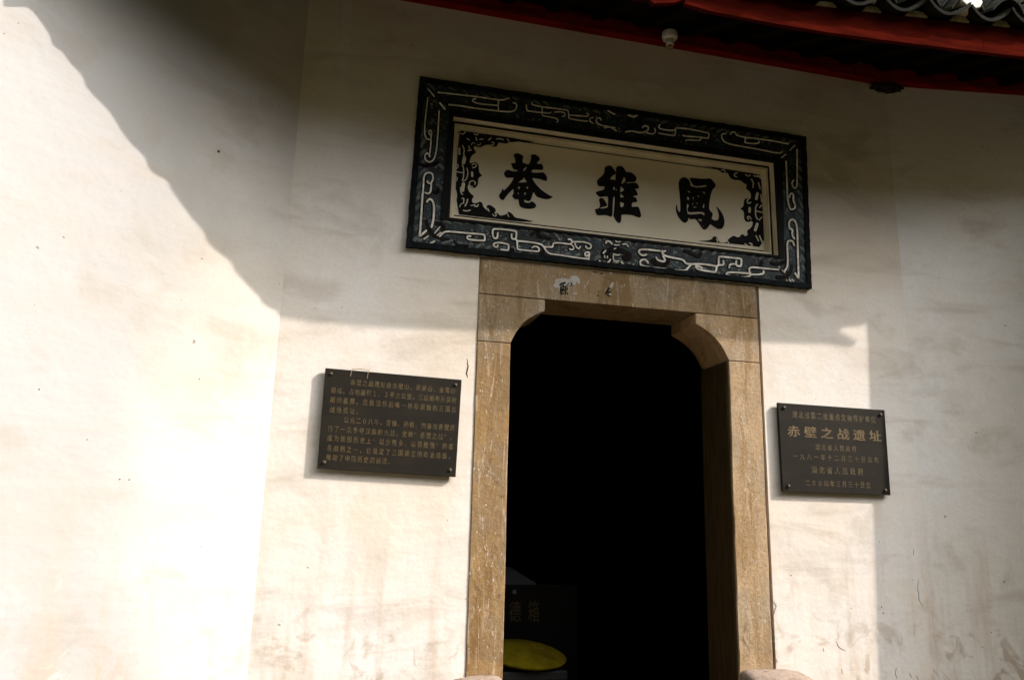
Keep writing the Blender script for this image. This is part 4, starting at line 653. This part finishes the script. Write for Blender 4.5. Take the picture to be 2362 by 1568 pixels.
mb = MB(); a = qf(.185,-.004); b3 = qf(.305,-.004); ribbon(mb, [(a[0]+.003,a[1]+.003),((a[0]+b3[0])/2,b3[1]+.012),(b3[0]+.004,b3[1]+.004)], .003, -.030, .003); mb.build('string_end', M['string'], t)
t, qf = plaque('dark plaque with larger gold title line right of the door', 'wall_plaque', [(1.032,1.811),(1.799,1.811),(1.804,2.353),(1.029,2.356)], .02)
for text, f, a, b2, wd, ht, mt, bo in (('湖北省第二批重点文物保护单位',.125,.122,.86,.036,.047,'gold',.008),('赤壁之战遗址',.32,.068,.83,.092,.074,'goldbold',.022),('湖北省人民政府',.485,.317,.657,.034,.041,'gold',.008),('一九八一年十二月三十日公布',.60,.109,.865,.034,.041,'gold',.008),('湖北省人民政府',.745,.268,.70,.040,.048,'gold',.008),('二００四年三月三十日立',.895,.207,.77,.034,.041,'gold',.008)):
    text_line(text, qf, f, a, b2, wd, ht, M[mt], t, -.0346, 'character', bo)
for u, f in ((.05,.055),(.955,.06),(.05,.94),(.95,.945)):
    x, z = qf(u, f); MB().lathe([(.0115,-.034),(.0105,-.040),(.006,-.0445),(.001,-.045)], (x,0,z), 12, 'y').build('bolt', M['bolt'], t, smooth=True)

# ------------------------------------------------------------------ lamp holder under the beam
t = thing('lamp_holder', 'small white ceramic lamp holder fixed under the red beam', 'lamp holder', (.31,-.105,4.72))
MB().lathe([(.030,4.772),(.050,4.768),(.052,4.735),(.046,4.722),(.022,4.716)], (.31,-.108,0), 28).build('base', M['ceramic'], t, smooth=True, bevel=.001)
MB().lathe([(.026,4.716),(.024,4.690),(.026,4.676),(.019,4.674)], (.31,-.108,0), 24).build('neck', M['ceramic'], t, smooth=True)
MB().lathe([(.017,4.674),(.022,4.668),(.021,4.655),(.012,4.653)], (.31,-.108,0), 20).build('socket_ring', M['brass'], t, smooth=True)

# ------------------------------------------------------------------ broken dark lump under the beam
bm = bmesh.new(); bmesh.ops.create_icosphere(bm, subdivisions=4, radius=1)
rr = random.Random(5)
from mathutils import noise as mnoise
for v in bm.verts:
    d = 1+.55*mnoise.noise(v.co*2.3+Vector((3,1,2)))+.3*mnoise.noise(v.co*6)
    v.co = Vector((v.co.x*.125*d, v.co.y*.040*d, v.co.z*.036*d+(.018*max(0,v.co.x)-.006)))
me = bpy.data.meshes.new('mud_nest'); bm.to_mesh(me); bm.free()
o = put(me, 'mud_nest', M['mud'], None, True); o.location = (2.06,-.02,4.712)
tag(o, 'dark ragged mud nest stuck on the wall under the beam', 'nest')

# ------------------------------------------------------------------ inside the door
t = thing('donation_box', 'dark red donation box with gold characters inside the doorway', 'box', (-.1,2.55,0))
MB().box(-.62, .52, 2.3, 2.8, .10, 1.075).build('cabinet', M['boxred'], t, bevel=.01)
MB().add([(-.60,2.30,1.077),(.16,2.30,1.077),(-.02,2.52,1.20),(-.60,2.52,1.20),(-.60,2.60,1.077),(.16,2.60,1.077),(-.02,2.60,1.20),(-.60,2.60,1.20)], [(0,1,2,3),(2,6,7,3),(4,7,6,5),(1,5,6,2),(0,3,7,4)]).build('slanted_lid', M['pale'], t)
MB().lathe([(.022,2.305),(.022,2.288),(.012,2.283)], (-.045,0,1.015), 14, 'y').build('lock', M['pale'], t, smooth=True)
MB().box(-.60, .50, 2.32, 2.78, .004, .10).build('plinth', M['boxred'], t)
def flat(u, f): return (u, f)
for chh, x in (('功',-.285),('德',-.085),('箱',.075)):
    text_line(chh, flat, .86, x, x, .105, .18, M['gold'], t, 2.2985, 'character', .012)
t = thing('kneeling_cushion', 'round yellow kneeling cushion on a dark stool inside the doorway', 'cushion', (-.14,1.6,.58))
bm = bmesh.new(); bmesh.ops.create_uvsphere(bm, u_segments=40, v_segments=20, radius=1)
for v in bm.verts:
    x, y, z = v.co; rxy = math.hypot(x, y)
    z2 = z*(.55+.45*(1-rxy**4)) if z > 0 else z
    dip = .55*math.exp(-((x-.45)**2+(y+.3)**2)/.06) if z > 0 else 0
    v.co = Vector((x*.315, y*.315, z2*.062-dip*.05+ .03*x*0))
me = bpy.data.meshes.new('pad'); bm.to_mesh(me); bm.free()
o = put(me, 'pad', M['yellow'], t, True); o.matrix_parent_inverse = Matrix(); o.location = (0,0,.06); o.rotation_euler = (math.radians(9), math.radians(3), 0)
t = thing('low_stool', 'dark low square stool under the yellow cushion', 'stool', (-.14,1.6,0))
MB().box(-.40, .12, 1.36, 1.84, .50, .56).build('seat', M['stool'], t, bevel=.008)
for x in (-.385, .065):
    for y in (1.375, 1.785): MB().box(x, x+.04, y, y+.04, .004, .50).build('leg', M['stool'], t)
MB().box(-.345, .065, 1.38, 1.40, .38, .47).build('rail', M['stool'], t)
